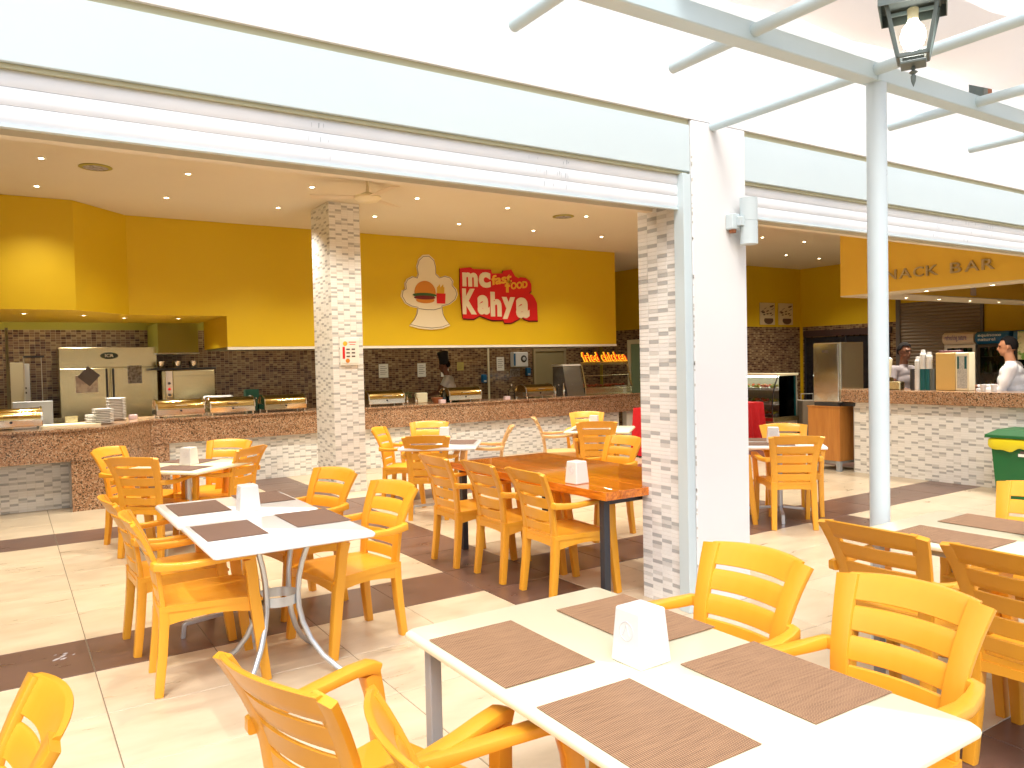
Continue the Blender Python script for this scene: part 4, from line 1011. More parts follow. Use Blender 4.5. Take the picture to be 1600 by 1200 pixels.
word('fast', 7.00, 2.92, 0.41, 0.17, 0.03, yellow_sign, 0.16); word('f', 7.27, 2.81, 0.12, 0.20, 0.03, yellow_sign); word('OOD', 7.39, 2.86, 0.35, 0.125, 0.045, yellow_sign, 0.12)
# generic burger and fries cut-out panel
fp = empty('burger_sign', (0, 11.37, 0), 0, 'cream cut out panel with burger and red fries box on the yellow bulkhead', 'sign')
blob = [(5.31,2.69),(5.33,2.78),(5.39,2.81),(5.38,2.90),(5.42,2.97),(5.52,3.02),(5.60,3.00),(5.62,3.06),(5.60,3.18),(5.64,3.30),(5.72,3.37),(5.83,3.38),(5.92,3.31),(5.95,3.20),(5.95,3.08),(6.02,3.02),(6.12,3.05),(6.22,3.03),(6.27,2.97),(6.26,2.90),(6.33,2.83),(6.35,2.75),(6.31,2.66),(6.20,2.58),(6.05,2.54),(6.07,2.40),(6.12,2.31),(6.19,2.23),(6.05,2.18),(5.85,2.16),(5.62,2.18),(5.45,2.22),(5.53,2.31),(5.58,2.40),(5.60,2.51),(5.48,2.53),(5.38,2.58)]
MB().prism(blob, XZ, 0.002, 0.022).build('panel', cream_paint, fp)
cxb = sum(p[0] for p in blob) / len(blob); czb = sum(p[1] for p in blob) / len(blob)
ed = MB(); pts = [Vector((cxb + (x - cxb) * 0.955, -0.023, czb + (z - czb) * 0.955)) for x, z in blob]
ed.tube(pts + [pts[0]], 0.0045, 5); ed.tube([(5.62, -0.023, 2.50), (5.75, -0.023, 2.485), (5.90, -0.023, 2.485), (6.03, -0.023, 2.52)], 0.0045, 5)
ed.build('outline', ink, fp)
bb_ = MB()
def ell(cx, cz, rx, rz, d0, d1, mi, a0=0, a1=360, n=22):
    bb_.prism([(cx + rx * math.cos(R(a0 + (a1 - a0) * k / n)), cz + rz * math.sin(R(a0 + (a1 - a0) * k / n))) for k in range(n if a1 - a0 == 360 else n + 1)], XZ, d0, d1, mi)
ell(5.74, 2.76, 0.19, 0.19, 0.0225, 0.034, 0, -8, 188)
ell(5.73, 2.72, 0.215, 0.036, 0.0225, 0.038, 1)
ell(5.73, 2.68, 0.19, 0.032, 0.0225, 0.040, 2)
ell(5.74, 2.64, 0.165, 0.052, 0.0225, 0.032, 0)
bb_.build('burger', [bun, lettuce, red_dark], fp)
b = MB().prism([(5.95, 2.59), (6.10, 2.59), (6.11, 2.755), (5.945, 2.755)], XZ, 0.0225, 0.036, 0)
for k in range(7): b.prism([(5.955 + k * 0.02, 2.756), (5.97 + k * 0.02, 2.756), (5.975 + k * 0.02, 2.86 + 0.02 * (k % 3)), (5.96 + k * 0.02, 2.86 + 0.02 * (k % 3))], XZ, 0.0225, 0.032 + 0.001 * (k % 2), 1)
b.build('fries', [red_paint, fries], fp)

# ------------------------------------------------------------------ bar on the right
BX = 9.64
bar = empty('bar_counter', (BX, 6.30, 0), 0, 'bar counter on the right with white mosaic front and granite slab', 'counter')
MB().box(0, 0.30, -2.55, 0, -0.003, 0.955).build('base', grout_w, bar)
stuff_tiles('front_tiles', WMATS, bar, (0, 0, 0), (0, -1, 0), (0, 0, 1), (-1, 0, 0), 2.55, 0.955, 0.088, 0.0265, WT, 51)
MB().box(-0.005, 0.05, 0.0005, 0.006, -0.003, 0.955).build('edge_strip', alu, bar)
MB().rbox(-0.09, 0.42, -2.55, 0.14, 0.958, 1.125, 0.006).build('granite_slab', granite, bar)
MB().box(0.45, 1.0, -2.4, -0.05, 0.0, 0.90).build('inner_cabinet', steel, bar)
MB().rbox(0.44, 1.05, -2.45, -0.02, 0.902, 0.93, 0.004).build('inner_worktop', steel, bar)

# bar canopy ring
cn = empty('bar_canopy', (0, 0, 0), 0, 'yellow canopy over the bar carrying the snack bar lettering and downlights', 'canopy')
CX0, CX1, CY1, CZ0 = 9.60, 10.02, 6.46, 2.40
MB().box(CX0, CX0 + 0.04, 3.85, CY1, CZ0 + 0.004, CZ - .003).box(CX0 + 0.0405, 15.86, CY1 - 0.04, CY1, CZ0 + 0.004, CZ - .003).build('outer_face', yellow_bar, cn)
MB().box(CX1 - 0.03, CX1, 3.85, 5.86, CZ0 + 0.004, CZ - .003).box(CX1 - 0.03, 15.86, 5.88, 5.91, CZ0 + 0.004, CZ - .003).build('inner_face', yellow_bar, cn)
MB().box(CX0 - 0.001, CX1 + 0.001, 3.85, 5.878, CZ0 - 0.01, CZ0 + 0.003).box(CX0 - 0.001, 15.86, 5.879, CY1 + 0.001, CZ0 - 0.01, CZ0 + 0.003).build('soffit', ceil_m, cn)
CL = 'small round downlight under the snack bar canopy'; CG = 'downlights under the bar canopy'
for k, (x, y) in enumerate(((9.86, 6.18), (9.86, 5.42), (9.86, 4.63), (10.75, 6.2), (11.62, 6.2), (12.5, 6.2), (13.4, 6.2), (14.3, 6.2))):
    downlight(x, y, CZ0 - 0.0105, 0.35, (('left', 'middle', 'right')[k] + ' downlight in the front strip of the snack bar canopy') if k < 3 else (('first', 'second', 'third', 'fourth', 'fifth')[k - 3] + ' downlight from left in the rear strip of the snack bar canopy'), CG)
ss = empty('snack_bar_lettering', (CX0, 5.99, 2.555), 0, 'outlined metal letters snack bar on the yellow canopy', 'lettering')
stain = mat('brushed_letter_metal', (0.50, 0.40, 0.22), 0.35, 0.6)
x_ = 0.0
lay = [('S', 0.00, 0.15), ('N', 0.185, 0.15), ('A', 0.37, 0.16), ('C', 0.555, 0.13), ('K', 0.715, 0.15), ('B', 1.01, 0.13), ('A', 1.18, 0.16), ('R', 1.37, 0.14)]
for ch, u0, w_ in lay:
    text_mb(ch, w_, 0.125, 0.018, lambda u, v, d: Vector((-0.002 - d, -(u0 + u), v)), offset=0.01).build('letter', stain, ss, fix=False)
    text_mb(ch, w_ - 0.016, 0.109, 0.003, lambda u, v, d: Vector((-0.0205 - d, -(u0 + u + 0.008), v + 0.008)), offset=-0.022).build('letter_face', mat('dull_letter_face', (0.52, 0.42, 0.24), 0.45, 0.2), ss, fix=False)
sk = sheet('canopy_sticker', 11.15, 2.46, 0.16, 0.18, mat('grey_white_label', (0.60, 0.50, 0.48), 0.5), 'small square label on the inner face of the bar canopy', y=5.878, cat='label')
sk.location = (11.95, 5.877, 2.52)
MB().box(-0.05, 0.05, -0.003, -0.0021, 0.02, 0.04).box(-0.05, 0.05, -0.003, -0.0021, 0.055, 0.07).build('print', ink, sk)

# taupe roller shutter on right wall
rs = empty('grey_roller_shutter', (15.865, 9.36, 0), 0, 'closed taupe roller shutter on the far wall behind the bar', 'shutter')
for k in range(38):
    b = MB(); h = 0.07
    pr = [(0, 0), (-0.006, 0.004), (-0.018, h * 0.5), (-0.006, h - 0.006), (0, h - 0.002)]
    b.prism(pr, lambda u, v, d: Vector((u, -d, v)), 0.09, 1.70)
    o = b.build('slat', shutter_b, rs); o.location = (0, 0, k * h)
for ya, yb in ((-0.09, 0), (-1.76, -1.70)): MB().rbox(-0.045, 0, ya, yb, 0, 2.75, 0.003).build('guide_rail', mat('shutter_rail_grey', (0.13, 0.12, 0.12), 0.5), rs)

# dark glazing on right wall
dg_ = empty('dark_glazing', (15.862, 11.60, 0), 0, 'wide dark glass front with a brown frame at the back of the right room', 'glazing')
for k in range(2):
    MB().box(-0.02, -0.006, -1.06 * (k + 1) + 0.02, -1.06 * k - 0.02, 0.02, 2.02).build('pane', black_g, dg_)
    MB().box(-0.035, -0.005, -1.06 * k - 0.018, -1.06 * k + 0.018, 0.0, 2.04).build('mullion', black_m, dg_)
MB().box(-0.06, -0.005, -2.14, 0.02, 2.045, 2.18).build('top_frame', mat('brown_frame', (0.055, 0.028, 0.025), 0.5), dg_)

# posters
for k, (x, lab) in enumerate(((14.65, 'left of two brown toned coffee posters above the mosaic'), (15.30, 'right of two brown toned coffee posters above the mosaic'))):
    t = empty('coffee_poster', (x, 11.733, 2.33), 0, lab, 'poster', 'coffee posters')
    MB().box(-0.26, 0.26, -0.012, 0, 0, 0.50).build('sheet', mat('poster_cream', (0.62, 0.52, 0.33), 0.5), t)
    b = MB(); rp = random.Random(4)
    b.prism([(0.0 + 0.16 * math.cos(R(a)) + 0.04, 0.10 + 0.09 * math.sin(R(a))) for a in range(150, 391, 20)], lambda u, v, d: Vector((u, -0.0125 - d, v)), 0, 0.002)
    for q in range(12):
        cx, cz, r1 = rp.uniform(-.21, .21), rp.uniform(.2, .47), rp.uniform(.015, .045); a0 = rp.uniform(0, 3)
        b.prism([(cx + r1 * 1.5 * math.cos(a + a0), cz + r1 * 0.6 * math.sin(a + 1.5 * a0)) for a in [i * .785 for i in range(8)]], lambda u, v, d: Vector((u, -0.0125 - d, v)), 0, 0.002)
    b.build('print', mat('poster_brown', (0.10, 0.05, 0.03), 0.5), t)

# ice machine on wooden cabinet at the bar end
cbn = empty('wooden_cabinet', (9.52, 6.44, 0), 0, 'orange brown wooden cabinet on grey legs at the end of the bar', 'cabinet')
MB().rbox(0, 0.55, 0.0, 0.50, 0.14, 0.875, 0.003).build('box', wood_cab, cbn)
MB().box(0.03, 0.52, 0.03, 0.47, 0.10, 0.139).box(0.0, 0.05, 0.0, 0.06, -0.0, 0.1385).box(0.0, 0.05, 0.42, 0.48, 0.0, 0.1385).box(0.48, 0.53, 0.0, 0.06, 0.0, 0.1385).build('leg_frame', leg_grey, cbn)
MB().rbox(-0.01, 0.56, -0.012, 0.51, 0.876, 0.895, 0.003).build('top', wood_cab, cbn)
im = empty('ice_machine', (9.53, 6.44, 0.897), 0, 'tall stainless steel ice machine on the wooden cabinet', 'ice machine')
ice_s = mat('wavy_silver_steel', (0.78, 0.78, 0.70), 0.10, 1.0, bump=(2.2, 1.0))
MB().rbox(0.03, 0.55, 0.0, 0.42, 0.05, 0.875, 0.004).build('body', ice_s, im)
MB().rbox(-0.01, 0.028, 0.015, 0.405, 0.06, 0.865, 0.006).build('front_door', ice_s, im)
MB().box(0.0, 0.5, 0.02, 0.40, 0.0, 0.049).build('plinth', black_p, im)
MB().box(0.10, 0.5, 0.4205, 0.46, 0.25, 0.80).build('side_vent', teal_p, im)
text_mb('ICE', 0.10, 0.035, 0.002, lambda u, v, d: Vector((-0.0105 - d, 0.26 - u, v + 0.74)), offset=0.03).build('lettering', ink, im, fix=False)
pl_ = MB().rbox(-0.1, 0.1, -0.02, 0.02, 0, 0.05, 0.008).build('black_router', black_p); pl_.location = (9.62, 6.38, 0.897); pl_.rotation_euler = (0, 0, R(90)); tag(pl_, 'small black box on the corner of the wooden cabinet', 'box')

# things on the bar
cups = empty('cup_dispenser', (9.88, 5.5, 1.127), 0, 'dark tube cup dispenser with white paper cups sticking out on the bar', 'dispenser')
for k, (dy, h, m, n) in enumerate(((0.11, 0.27, black_p, 0), (0.05, 0.13, white_p, 1), (-0.02, 0.27, teal_p, 2), (-0.085, 0.27, teal_p, 3), (-0.145, 0.27, mat('grey_tube', (0.10, 0.12, 0.12), 0.3), 0))):
    MB().lathe([(0.040, 0), (0.040, h)], 18, (0, dy, 0)).build('tube', m, cups)
for (dy, z0, n) in ((0.05, 0.13, 9), (-0.02, 0.27, 7), (-0.10, 0.27, 6)):
    b = MB()
    for k in range(n): b.lathe([(0.040, k * 0.028), (0.041, k * 0.028 + 0.003), (0.034, k * 0.028 + 0.032), (0.030, k * 0.028 + 0.036)], 16, (0, dy, z0))
    b.lathe([(0.030, 0), (0.024, 0.05), (0, 0.05)], 16, (0, dy, z0 + n * 0.028))
    b.build('paper_cups', white_p, cups)
cm = empty('coffee_machine', (9.84, 5.08, 1.127), 0, 'boxy beige vending style coffee machine on the bar', 'coffee machine')
MB().rbox(0, 0.14, -0.02, 0.22, 0.0, 0.47, 0.006).build('side_panel', mat('beige_steel', (0.62, 0.42, 0.14), 0.4), cm)
MB().rbox(0.0, 0.14, -0.19, -0.024, 0.0, 0.47, 0.006).build('front_panel', cream_p, cm)
MB().box(-0.004, -0.001, -0.165, -0.045, 0.03, 0.43).build('inset', mat('speckled_grey', (0.35, 0.36, 0.34), 0.4, noise=(90, 0.05, (0.5, 0.5, 0.46))), cm)
MB().box(-0.007, -0.0045, -0.16, -0.135, 0.27, 0.42).box(-0.007, -0.0045, -0.07, -0.048, 0.27, 0.42).build('grille', teal_p, cm)
MB().rbox(0.145, 0.2, -0.02, 0.26, 0.0, 0.50, 0.006).build('back_panel', mat('maroon_plastic', (0.10, 0.02, 0.03), 0.5), cm)
bl = empty('blender', (9.90, 5.99, 1.127), 0, 'blender with a pale jug behind the round pole', 'blender')
MB().rbox(-0.07, 0.07, -0.07, 0.07, 0, 0.16, 0.02, seg=2).build('motor_base', steel, bl)
MB().lathe([(0.05, 0.162), (0.075, 0.40), (0.07, 0.40), (0.045, 0.17)], 18).build('jug', cream_p, bl)
MB().lathe([(0.076, 0.402), (0.05, 0.43), (0.0, 0.43)], 18).build('lid', white_p, bl)
nd_ = MB().rbox(-0.06, 0.06, -0.08, 0.08, 0, 0.11, 0.01).build('napkin_box', steel); nd_.location = (9.78, 5.78, 1.127); tag(nd_, 'small steel napkin box next to the blender', 'box')
for k, dy in enumerate((4.74, 4.62)):
    o = MB().lathe([(0.026, 0), (0.036, 0.075), (0.032, 0.075), (0.022, 0.01), (0, 0.01)], 16, caps=False).build('paper_cup', white_p); o.location = (9.86, dy, 1.127)
    tag(o, ('white cup on the bar beside the coffee machine', 'white cup on the bar nearest the man in white')[k], 'cup', 'cups on the bar')

# drink coolers
def cooler(y1, hm, lab, txt):
    t = empty('drink_cooler', (15.1, y1, 0), 0, lab, 'cooler', 'drink coolers behind the bar')
    W_ = 0.57
    MB().box(0.585, 0.598, -W_ + 0.031, -0.031, 0.05, 1.745).build('liner', porcelain, t)
    MB().box(0.05, 0.62, -W_, -W_ + 0.03, 0.05, 1.75).box(0.05, 0.62, -0.03, 0, 0.05, 1.75).box(0.60, 0.63, -W_ + 0.03, -0.03, 0.05, 1.75).box(0.0, 0.62, -W_, 0, 0.0, 0.049).build('cabinet', hm if hm is blue_p else white_p2, t)
    pr = [(0.02, 1.75), (-0.05, 1.79), (-0.07, 1.86), (-0.05, 1.93), (0.02, 1.97), (0.6, 1.97), (0.6, 1.752)]
    MB().prism(pr, lambda u, v, d: Vector((u, -d, v)), 0.0, W_).build('header', hm, t)
    d_ = MB().box(0.01, 0.045, -W_, -W_ + 0.05, 0.05, 1.74).box(0.01, 0.045, -0.05, 0, 0.05, 1.74).box(0.01, 0.045, -W_ + 0.05, -0.05, 1.68, 1.74).box(0.01, 0.045, -W_ + 0.05, -0.05, 0.05, 0.11).build('door_frame', black_p if hm is blue_p else white_p, t)
    MB().box(0.02, 0.028, -W_ + 0.05, -0.05, 0.11, 1.68).build('door_glass', cooler_glass, t)
    for z in (0.5, 0.85, 1.2, 1.5):
        MB().box(0.08, 0.575, -W_ + 0.035, -0.035, z, z + 0.012).build('shelf', white_p2, t)
        b = MB()
        for q in range(6): b.lathe([(0.03, 0), (0.03, 0.13), (0.012, 0.18), (0.012, 0.21)], 10, (0.15, -0.09 - q * 0.078, z + 0.0125), mi=q % 3)
        b.build('bottles', [mat('green_bottle', (0.02, 0.16, 0.05), 0.2), cream_p, teal_p], t)['kind'] = 'stuff'
    if txt:
        text_mb(txt, 0.40, 0.13, 0.003, lambda u, v, d: Vector((-0.073 + abs(v - 0.065) * 0.25 - d, -0.05 - u, 1.80 + v)), offset=0.01).build('lettering', white_p if hm is blue_p else mat('violet_print', (0.18, 0.12, 0.30), 0.5), t, fix=False)
    return t
silver_h = mat('silver_header', (0.62, 0.52, 0.42), 0.4)
cooler(7.97, silver_h, 'drink cooler with a silver header panel', 'refreshing nature')
cooler(7.37, blue_p, 'drink cooler with a blue header behind the man in white', 'equinoxe\nnaturel')
c3 = cooler(6.72, blue_p, 'blue drink cooler with a green fruit label at the right edge', None)
MB().box(-0.078, -0.0705, -0.45, -0.08, 1.45, 1.95).build('fruit_label', mat('fruit_label_print', (0.65, 0.60, 0.35), 0.5, noise=(7, 0.05, (0.15, 0.30, 0.05))), c3)

# display fridge on base (curved glass)
dc = empty('display_case', (11.5, 9.12, 0), R(-90), 'refrigerated display case with curved glass holding cakes and salads', 'display case')
W_, D_ = 1.5, 0.70   # local: -x side to the left, front faces -y
MB().rbox(-W_, 0, 0.04, D_, 0.0, 0.42, 0.004).build('base_panel', mat('pale_pink_panel', (0.62, 0.52, 0.44), 0.4), dc)
MB().rbox(-W_ - 0.02, 0.02, -0.0, D_ + 0.02, 0.421, 0.50, 0.006).build('plinth', steel, dc)
MB().rbox(-W_ - 0.02, 0.02, 0.12, D_ + 0.02, 1.245, 1.285, 0.004).build('top', cream_p, dc)
MB().box(-W_, 0, D_ - 0.03, D_, 0.501, 1.244).build('back', mat('case_back_panel', (0.42, 0.40, 0.32), 0.4), dc)
MB().rbox(-W_ + 0.05, -0.05, 0.30, 0.34, 1.215, 1.24, 0.004).build('light_tube', mat('case_tube_light', (1, 1, 1), 0.5, emit=((0.95, 1.0, 0.92), 5.0)), dc)
cur = [(0.02, 0.502), (0.0, 0.60), (0.005, 0.75), (0.03, 0.92), (0.08, 1.08), (0.17, 1.244)]
b = MB(); vs_ = []
for (y, z) in cur: vs_ += [(-W_, y, z), (0, y, z)]
b.add(vs_, [(2 * i, 2 * i + 1, 2 * i + 3, 2 * i + 2) for i in range(len(cur) - 1)], 0, True); b.build('front_glass', clear_glass, dc)
for xx in (-W_ + 0.006, -0.006):
    b = MB(); b.sweep([(xx, y, z) for y, z in cur], Vector((1, 0, 0)), 0.02, 0.02, 0.003); b.box(xx - 0.01, xx + 0.01, D_ - 0.05, D_ - 0.031, 0.502, 1.243); b.build('side_frame', black_p, dc)
MB().box(-0.012, -0.006, 0.2, D_ - 0.052, 0.502, 1.243).build('end_glass', clear_glass, dc)
MB().box(-0.03, 0.003, D_ - 0.065, D_ - 0.031, 0.502, 1.243).build('end_post', teal_p, dc)
for z in (0.72, 0.98):
    MB().box(-W_ + 0.03, -0.03, 0.10, D_ - 0.06, z, z + 0.012).build('glass_shelf', white_p2, dc)
rr = random.Random(12)
for zi, z in enumerate((0.502, 0.7325, 0.9925)):
    b = MB()
    for q in range(14):
        x = -W_ + 0.12 + (q // 2) * 0.205; yq = 0.24 + 0.24 * (q % 2)
        b.lathe([(0.06, 0.0), (0.105, 0.035), (0.10, 0.035)], 14, (x, yq, z), mi=2)
        mq = rr.choice((0, 0, 1))
        for w in range(9):
            a = rr.uniform(0, 6.28); r0 = rr.uniform(0, .06); r1 = rr.uniform(.02, .038)
            b.lathe([(0, -r1 * .7), (r1, -r1 * .3), (r1 * .9, r1 * .4), (0, r1 * .8)], 7, (x + r0 * math.cos(a), yq + r0 * math.sin(a), z + 0.05 + rr.uniform(0, .03)), mi=mq if rr.random() < .75 else 1 - mq)
    b.build('food', [food_g, food_r, porcelain], dc)['kind'] = 'stuff'

# red draped table behind the pillar
rt = empty('red_draped_table', (9.95, 9.38, 0), 0, 'buffet table draped to the floor in pleated red cloth, half hidden by the pillar', 'table')
b = MB(); n = 90; hw, hd_ = 1.27, 0.30; vs_ = []
def per(t):
    L = 2 * (hw + hd_) * 2; s = t * L
    if s < 2 * hw: return (-hw + s, -hd_, 0, -1)
    s -= 2 * hw
    if s < 2 * hd_: return (hw, -hd_ + s, 1, 0)
    s -= 2 * hd_
    if s < 2 * hw: return (hw - s, hd_, 0, 1)
    s -= 2 * hw
    return (-hw, hd_ - s, -1, 0)
n = 160
for (z, fl_) in ((0.80, 0.0), (0.78, 0.006), (0.4, 0.05), (0.03, 0.09)):
    for k in range(n):
        x, y, nx, ny = per(k / n); f_ = fl_ * (0.6 + 0.4 * math.sin(k * 1.3)) 
        vs_.append((x + nx * f_ + x * fl_ * 0.25, y + ny * f_, z))
b.add(vs_, [(i * n + k, i * n + (k + 1) % n, (i + 1) * n + (k + 1) % n, (i + 1) * n + k) for i in range(3) for k in range(n)], 0, True)
b.f.append(tuple(range(n))); b.m.append(0); b.sm.append(False)
b.build('cloth', red_cloth, rt)
MB().box(-hw + .03, hw - .03, -hd_ + .03, hd_ - .03, 0, 0.77).build('frame', black_m, rt)

# two tall grey crates with wire handles
for k, (x, y, lab) in enumerate(((12.34, 9.0, 'tall grey brown bin with a wire handle right of the display case'), (12.42, 9.40, 'second tall grey brown bin with a wire handle, partly behind the chair'))):
    t = empty('tall_bin', (x, y, 0), R(-33), lab, 'bin', 'tall bins beside the display case')
    MB().rbox(-0.15, 0.15, -0.15, 0.15, 0, 0.78, 0.006).build('body', mat('taupe_bin', (0.20, 0.17, 0.13), 0.5), t)
    MB().tube([(-0.12, 0, 0.78), (-0.12, 0, 0.90), (0.10, 0, 0.90), (0.10, 0, 0.78)], 0.006, 8).build('wire_handle', alu, t)

# green bin
gbn = empty('wheelie_bin', (9.28, 4.02, 0), R(180), 'green litter bin with a yellow bag folded over its rim before the bar', 'bin')
b = MB(); 
b.prism([(-0.20, 0.0), (0.20, 0.0), (0.25, 0.62), (-0.25, 0.62)], lambda u, v, d: Vector((d * (0.92 + 0.08 * v / 0.62), u, v)), -0.22, 0.24)
b.build('body', green_p, gbn)
ring = MB(); n = 60; vs_ = []
for (z, off) in ((0.655, 0.0), (0.64, 0.022), (0.56, 0.026), (0.535, 0.012)):
    for k in range(n):
        a = 2 * math.pi * k / n; cx, sy = math.cos(a), math.sin(a)
        m_ = 1 / max(abs(cx) / 0.245, abs(sy) / 0.258)
        zz = z + (0.018 * math.sin(5 * a) + 0.01 * math.sin(11 * a) if z < 0.6 else 0)
        vs_.append((cx * (m_ + off), sy * (m_ + off), zz))
ring.add(vs_, [(i * n + k, i * n + (k + 1) % n, (i + 1) * n + (k + 1) % n, (i + 1) * n + k) for i in range(3) for k in range(n)], 0, True)
ring.build('bag_rim', yellow_bag, gbn)
b = MB(); b.add([(-0.28, -0.30, 0.66), (0.27, -0.30, 0.66), (0.27, 0.30, 0.66), (-0.28, 0.30, 0.66), (-0.28, -0.30, 0.69), (0.27, -0.30, 0.69), (0.27, 0.30, 0.69), (-0.28, 0.30, 0.69), (-0.2, -0.2, 0.75), (0.2, -0.2, 0.75), (0.2, 0.2, 0.75), (-0.2, 0.2, 0.75)],
      [(3, 2, 1, 0), (0, 1, 5, 4), (1, 2, 6, 5), (2, 3, 7, 6), (3, 0, 4, 7), (4, 5, 9, 8), (5, 6, 10, 9), (6, 7, 11, 10), (7, 4, 8, 11), (8, 9, 10, 11)])
b.build('lid', green_p, gbn)
MB().box(0.247, 0.251, 0.03, 0.13, 0.47, 0.50, 0).box(0.247, 0.2515, 0.05, 0.10, 0.505, 0.53, 1).build('sticker', [paper, ink], gbn)

# ------------------------------------------------------------------ tables
def disp(x, y, z, rz, lab):
    t = empty('napkin_dispenser', (x, y, z), rz, lab, 'dispenser', 'white napkin dispensers on the tables')
    a, b_, c, d = 0.061, 0.061, 0.050, 0.050; h = 0.155
    q = MB(); 
    q.add([(-a, -b_, 0), (a, -b_, 0), (a, b_, 0), (-a, b_, 0), (-c, -d, h), (c, -d, h), (c, d, h), (-c, d, h)], [(0, 3, 2, 1), (4, 5, 6, 7), (0, 1, 5, 4), (1, 2, 6, 5), (2, 3, 7, 6), (3, 0, 4, 7)])
    o = q.build('case', white_p, t)
    bv = o.modifiers.new('bevel', 'BEVEL'); bv.width = 0.007; bv.segments = 3
    # round emblem embossed on two faces (thin ring and a stylised tower)
    for (ang, nm) in ((0, 'emblem'), (math.pi, 'emblem')):
        m_ = MB(); tilt = math.atan2(a - c, h)
        ring = [(0.026 * math.cos(i * math.pi / 12), 0.026 * math.sin(i * math.pi / 12)) for i in range(25)]
        cz = 0.095; xf = -(a - (a - c) * cz / h) - 0.0006
        m_.tube([Vector((xf + p[1] * math.tan(tilt), p[0], cz + p[1])) for p in ring], 0.0014, 6)
        m_.tube([Vector((xf + p[1] * math.tan(tilt), p[0], cz + p[1])) for p in ((-0.012, -0.012), (0.0, 0.016), (0.012, -0.012))], 0.0018, 6)
        o = m_.build(nm, white_p2, t); o.rotation_euler = (0, 0, ang)
    return t
def bevel_top(name, L, Wd, th_, m, parent, z):
    b = MB(); c = 0.022
    def rr_(hx, hy, r):
        out = []
        for (sx, sy, a0) in ((1, 1, 0), (-1, 1, 90), (-1, -1, 180), (1, -1, 270)):
            for k in range(5):
                a = R(a0 + k * 22.5); out.append((sx * (hx - r) + r * math.cos(a), sy * (hy - r) + r * math.sin(a)))
        return out
    rings = [(rr_(L / 2 - 0.012, Wd / 2 - 0.012, 0.012), z - th_), (rr_(L / 2 - 0.002, Wd / 2 - 0.002, c), z - th_ + 0.006), (rr_(L / 2, Wd / 2, c), z - th_ * 0.5), (rr_(L / 2 - 0.002, Wd / 2 - 0.002, c), z - 0.010), (rr_(L / 2 - 0.013, Wd / 2 - 0.013, c), z)]
    n = 20; vs_ = []
    for r_, zz in rings: vs_ += [(x, y, zz) for x, y in r_]
    fs_ = [(i * n + k, i * n + (k + 1) % n, (i + 1) * n + (k + 1) % n, (i + 1) * n + k) for i in range(4) for k in range(n)]
    fs_.append(tuple(range(4 * n, 5 * n))); fs_.append(tuple(range(n))[::-1])
    b.add(vs_, fs_); o = b.build(name, m, parent); shade(o, 40); return o
MN = [0]
def placemat(x, y, z, rz, m, lab, w_=0.30, l_=0.435):
    """edges lift very slightly"""
    b = MB(); n = 6; vs_ = []; MN[0] += 1; rr_ = random.Random(MN[0])
    a1, a2 = rr_.uniform(0, .0012), rr_.uniform(0, .0012)
    for (lay, zz) in ((0, 0.0015), (1, 0.0032)):
        for i in range(n + 1):
            for j in range(n + 1):
                u = (i / n - .5); v = (j / n - .5)
                vs_.append((u * w_, v * l_, zz + a1 * 4 * u * u + a2 * 4 * v * v))
    W1 = n + 1; K = W1 * W1
    fs_ = [(i * W1 + j, (i + 1) * W1 + j, (i + 1) * W1 + j + 1, i * W1 + j + 1) for i in range(n) for j in range(n)]
    fs_ = [f[::-1] for f in fs_] + [tuple(v + K for v in f) for f in fs_]
    per_ = [(i, 0) for i in range(n)] + [(n, j) for j in range(n)] + [(i, n) for i in range(n, 0, -1)] + [(0, j) for j in range(n, 0, -1)]
    idx = [i * W1 + j for i, j in per_]
    for k in range(len(idx)):
        p, q = idx[k], idx[(k + 1) % len(idx)]; fs_.append((p, q, q + K, p + K))
    b.add(vs_, fs_)
    o = b.build('placemat', m); o.location = (x, y, z); o.rotation_euler = (0, 0, rz)
    tag(o, lab, 'placemat', 'woven brown placemats on the tables'); return o

TZ = 0.75
def sq_table(x0, x1, y0, y1, lab):
    t = empty('dining_table', ((x0 + x1) / 2, (y0 + y1) / 2, 0), 0, lab, 'table', 'cream topped four legged tables outside')
    L, Wd = x1 - x0, y1 - y0
    bevel_top('tabletop', L, Wd, 0.032, ivory, t, TZ)
    for sx in (-1, 1):
        for yy in (0.10, Wd - 0.35 if Wd > 1.2 else Wd - 0.1):
            MB().rbox(sx * (L / 2 - 0.055) - 0.02, sx * (L / 2 - 0.055) + 0.02, Wd / 2 - yy - 0.02, Wd / 2 - yy + 0.02, 0, TZ - 0.033, 0.003).build('leg', leg_grey, t)
    for sx in (-1, 1): MB().box(sx * (L / 2 - 0.055) - 0.012, sx * (L / 2 - 0.055) + 0.012, -Wd / 2 + 0.13, Wd / 2 - 0.13, TZ - 0.06, TZ - 0.034).build('apron', leg_grey, t)
    return t
sq_table(1.04, 1.845, 0.885, 2.275, 'large cream topped table in the right foreground with four placemats')
names = ['far left placemat on the foreground cream table', 'far right placemat on the foreground cream table', 'near right placemat on the foreground cream table', 'near left placemat on the foreground cream table']
for (x, y), nm in zip(((1.21, 1.91), (1.69, 1.905), (1.685, 1.32), (1.21, 1.335)), names): placemat(x, y, TZ, R(rng.uniform(-1, 1)), mat_near, nm)
disp(1.475, 1.63, TZ, R(2), 'white napkin dispenser on the foreground cream table')
sq_table(3.42, 4.225, 0.85, 2.25, 'cream topped table at the right edge behind the round pole')
for (x, y), nm in zip(((3.60, 1.88), (4.05, 1.88), (3.60, 1.30), (4.05, 1.30)), ('far left placemat on the table at the right edge', 'far right placemat on the table at the right edge', 'near left placemat on the table at the right edge', 'near right placemat on the table at the right edge')): placemat(x, y, TZ, R(rng.uniform(-1, 1)), mat_near, nm)
disp(3.88, 1.60, TZ, R(0), 'white napkin dispenser at the right edge of the photo')

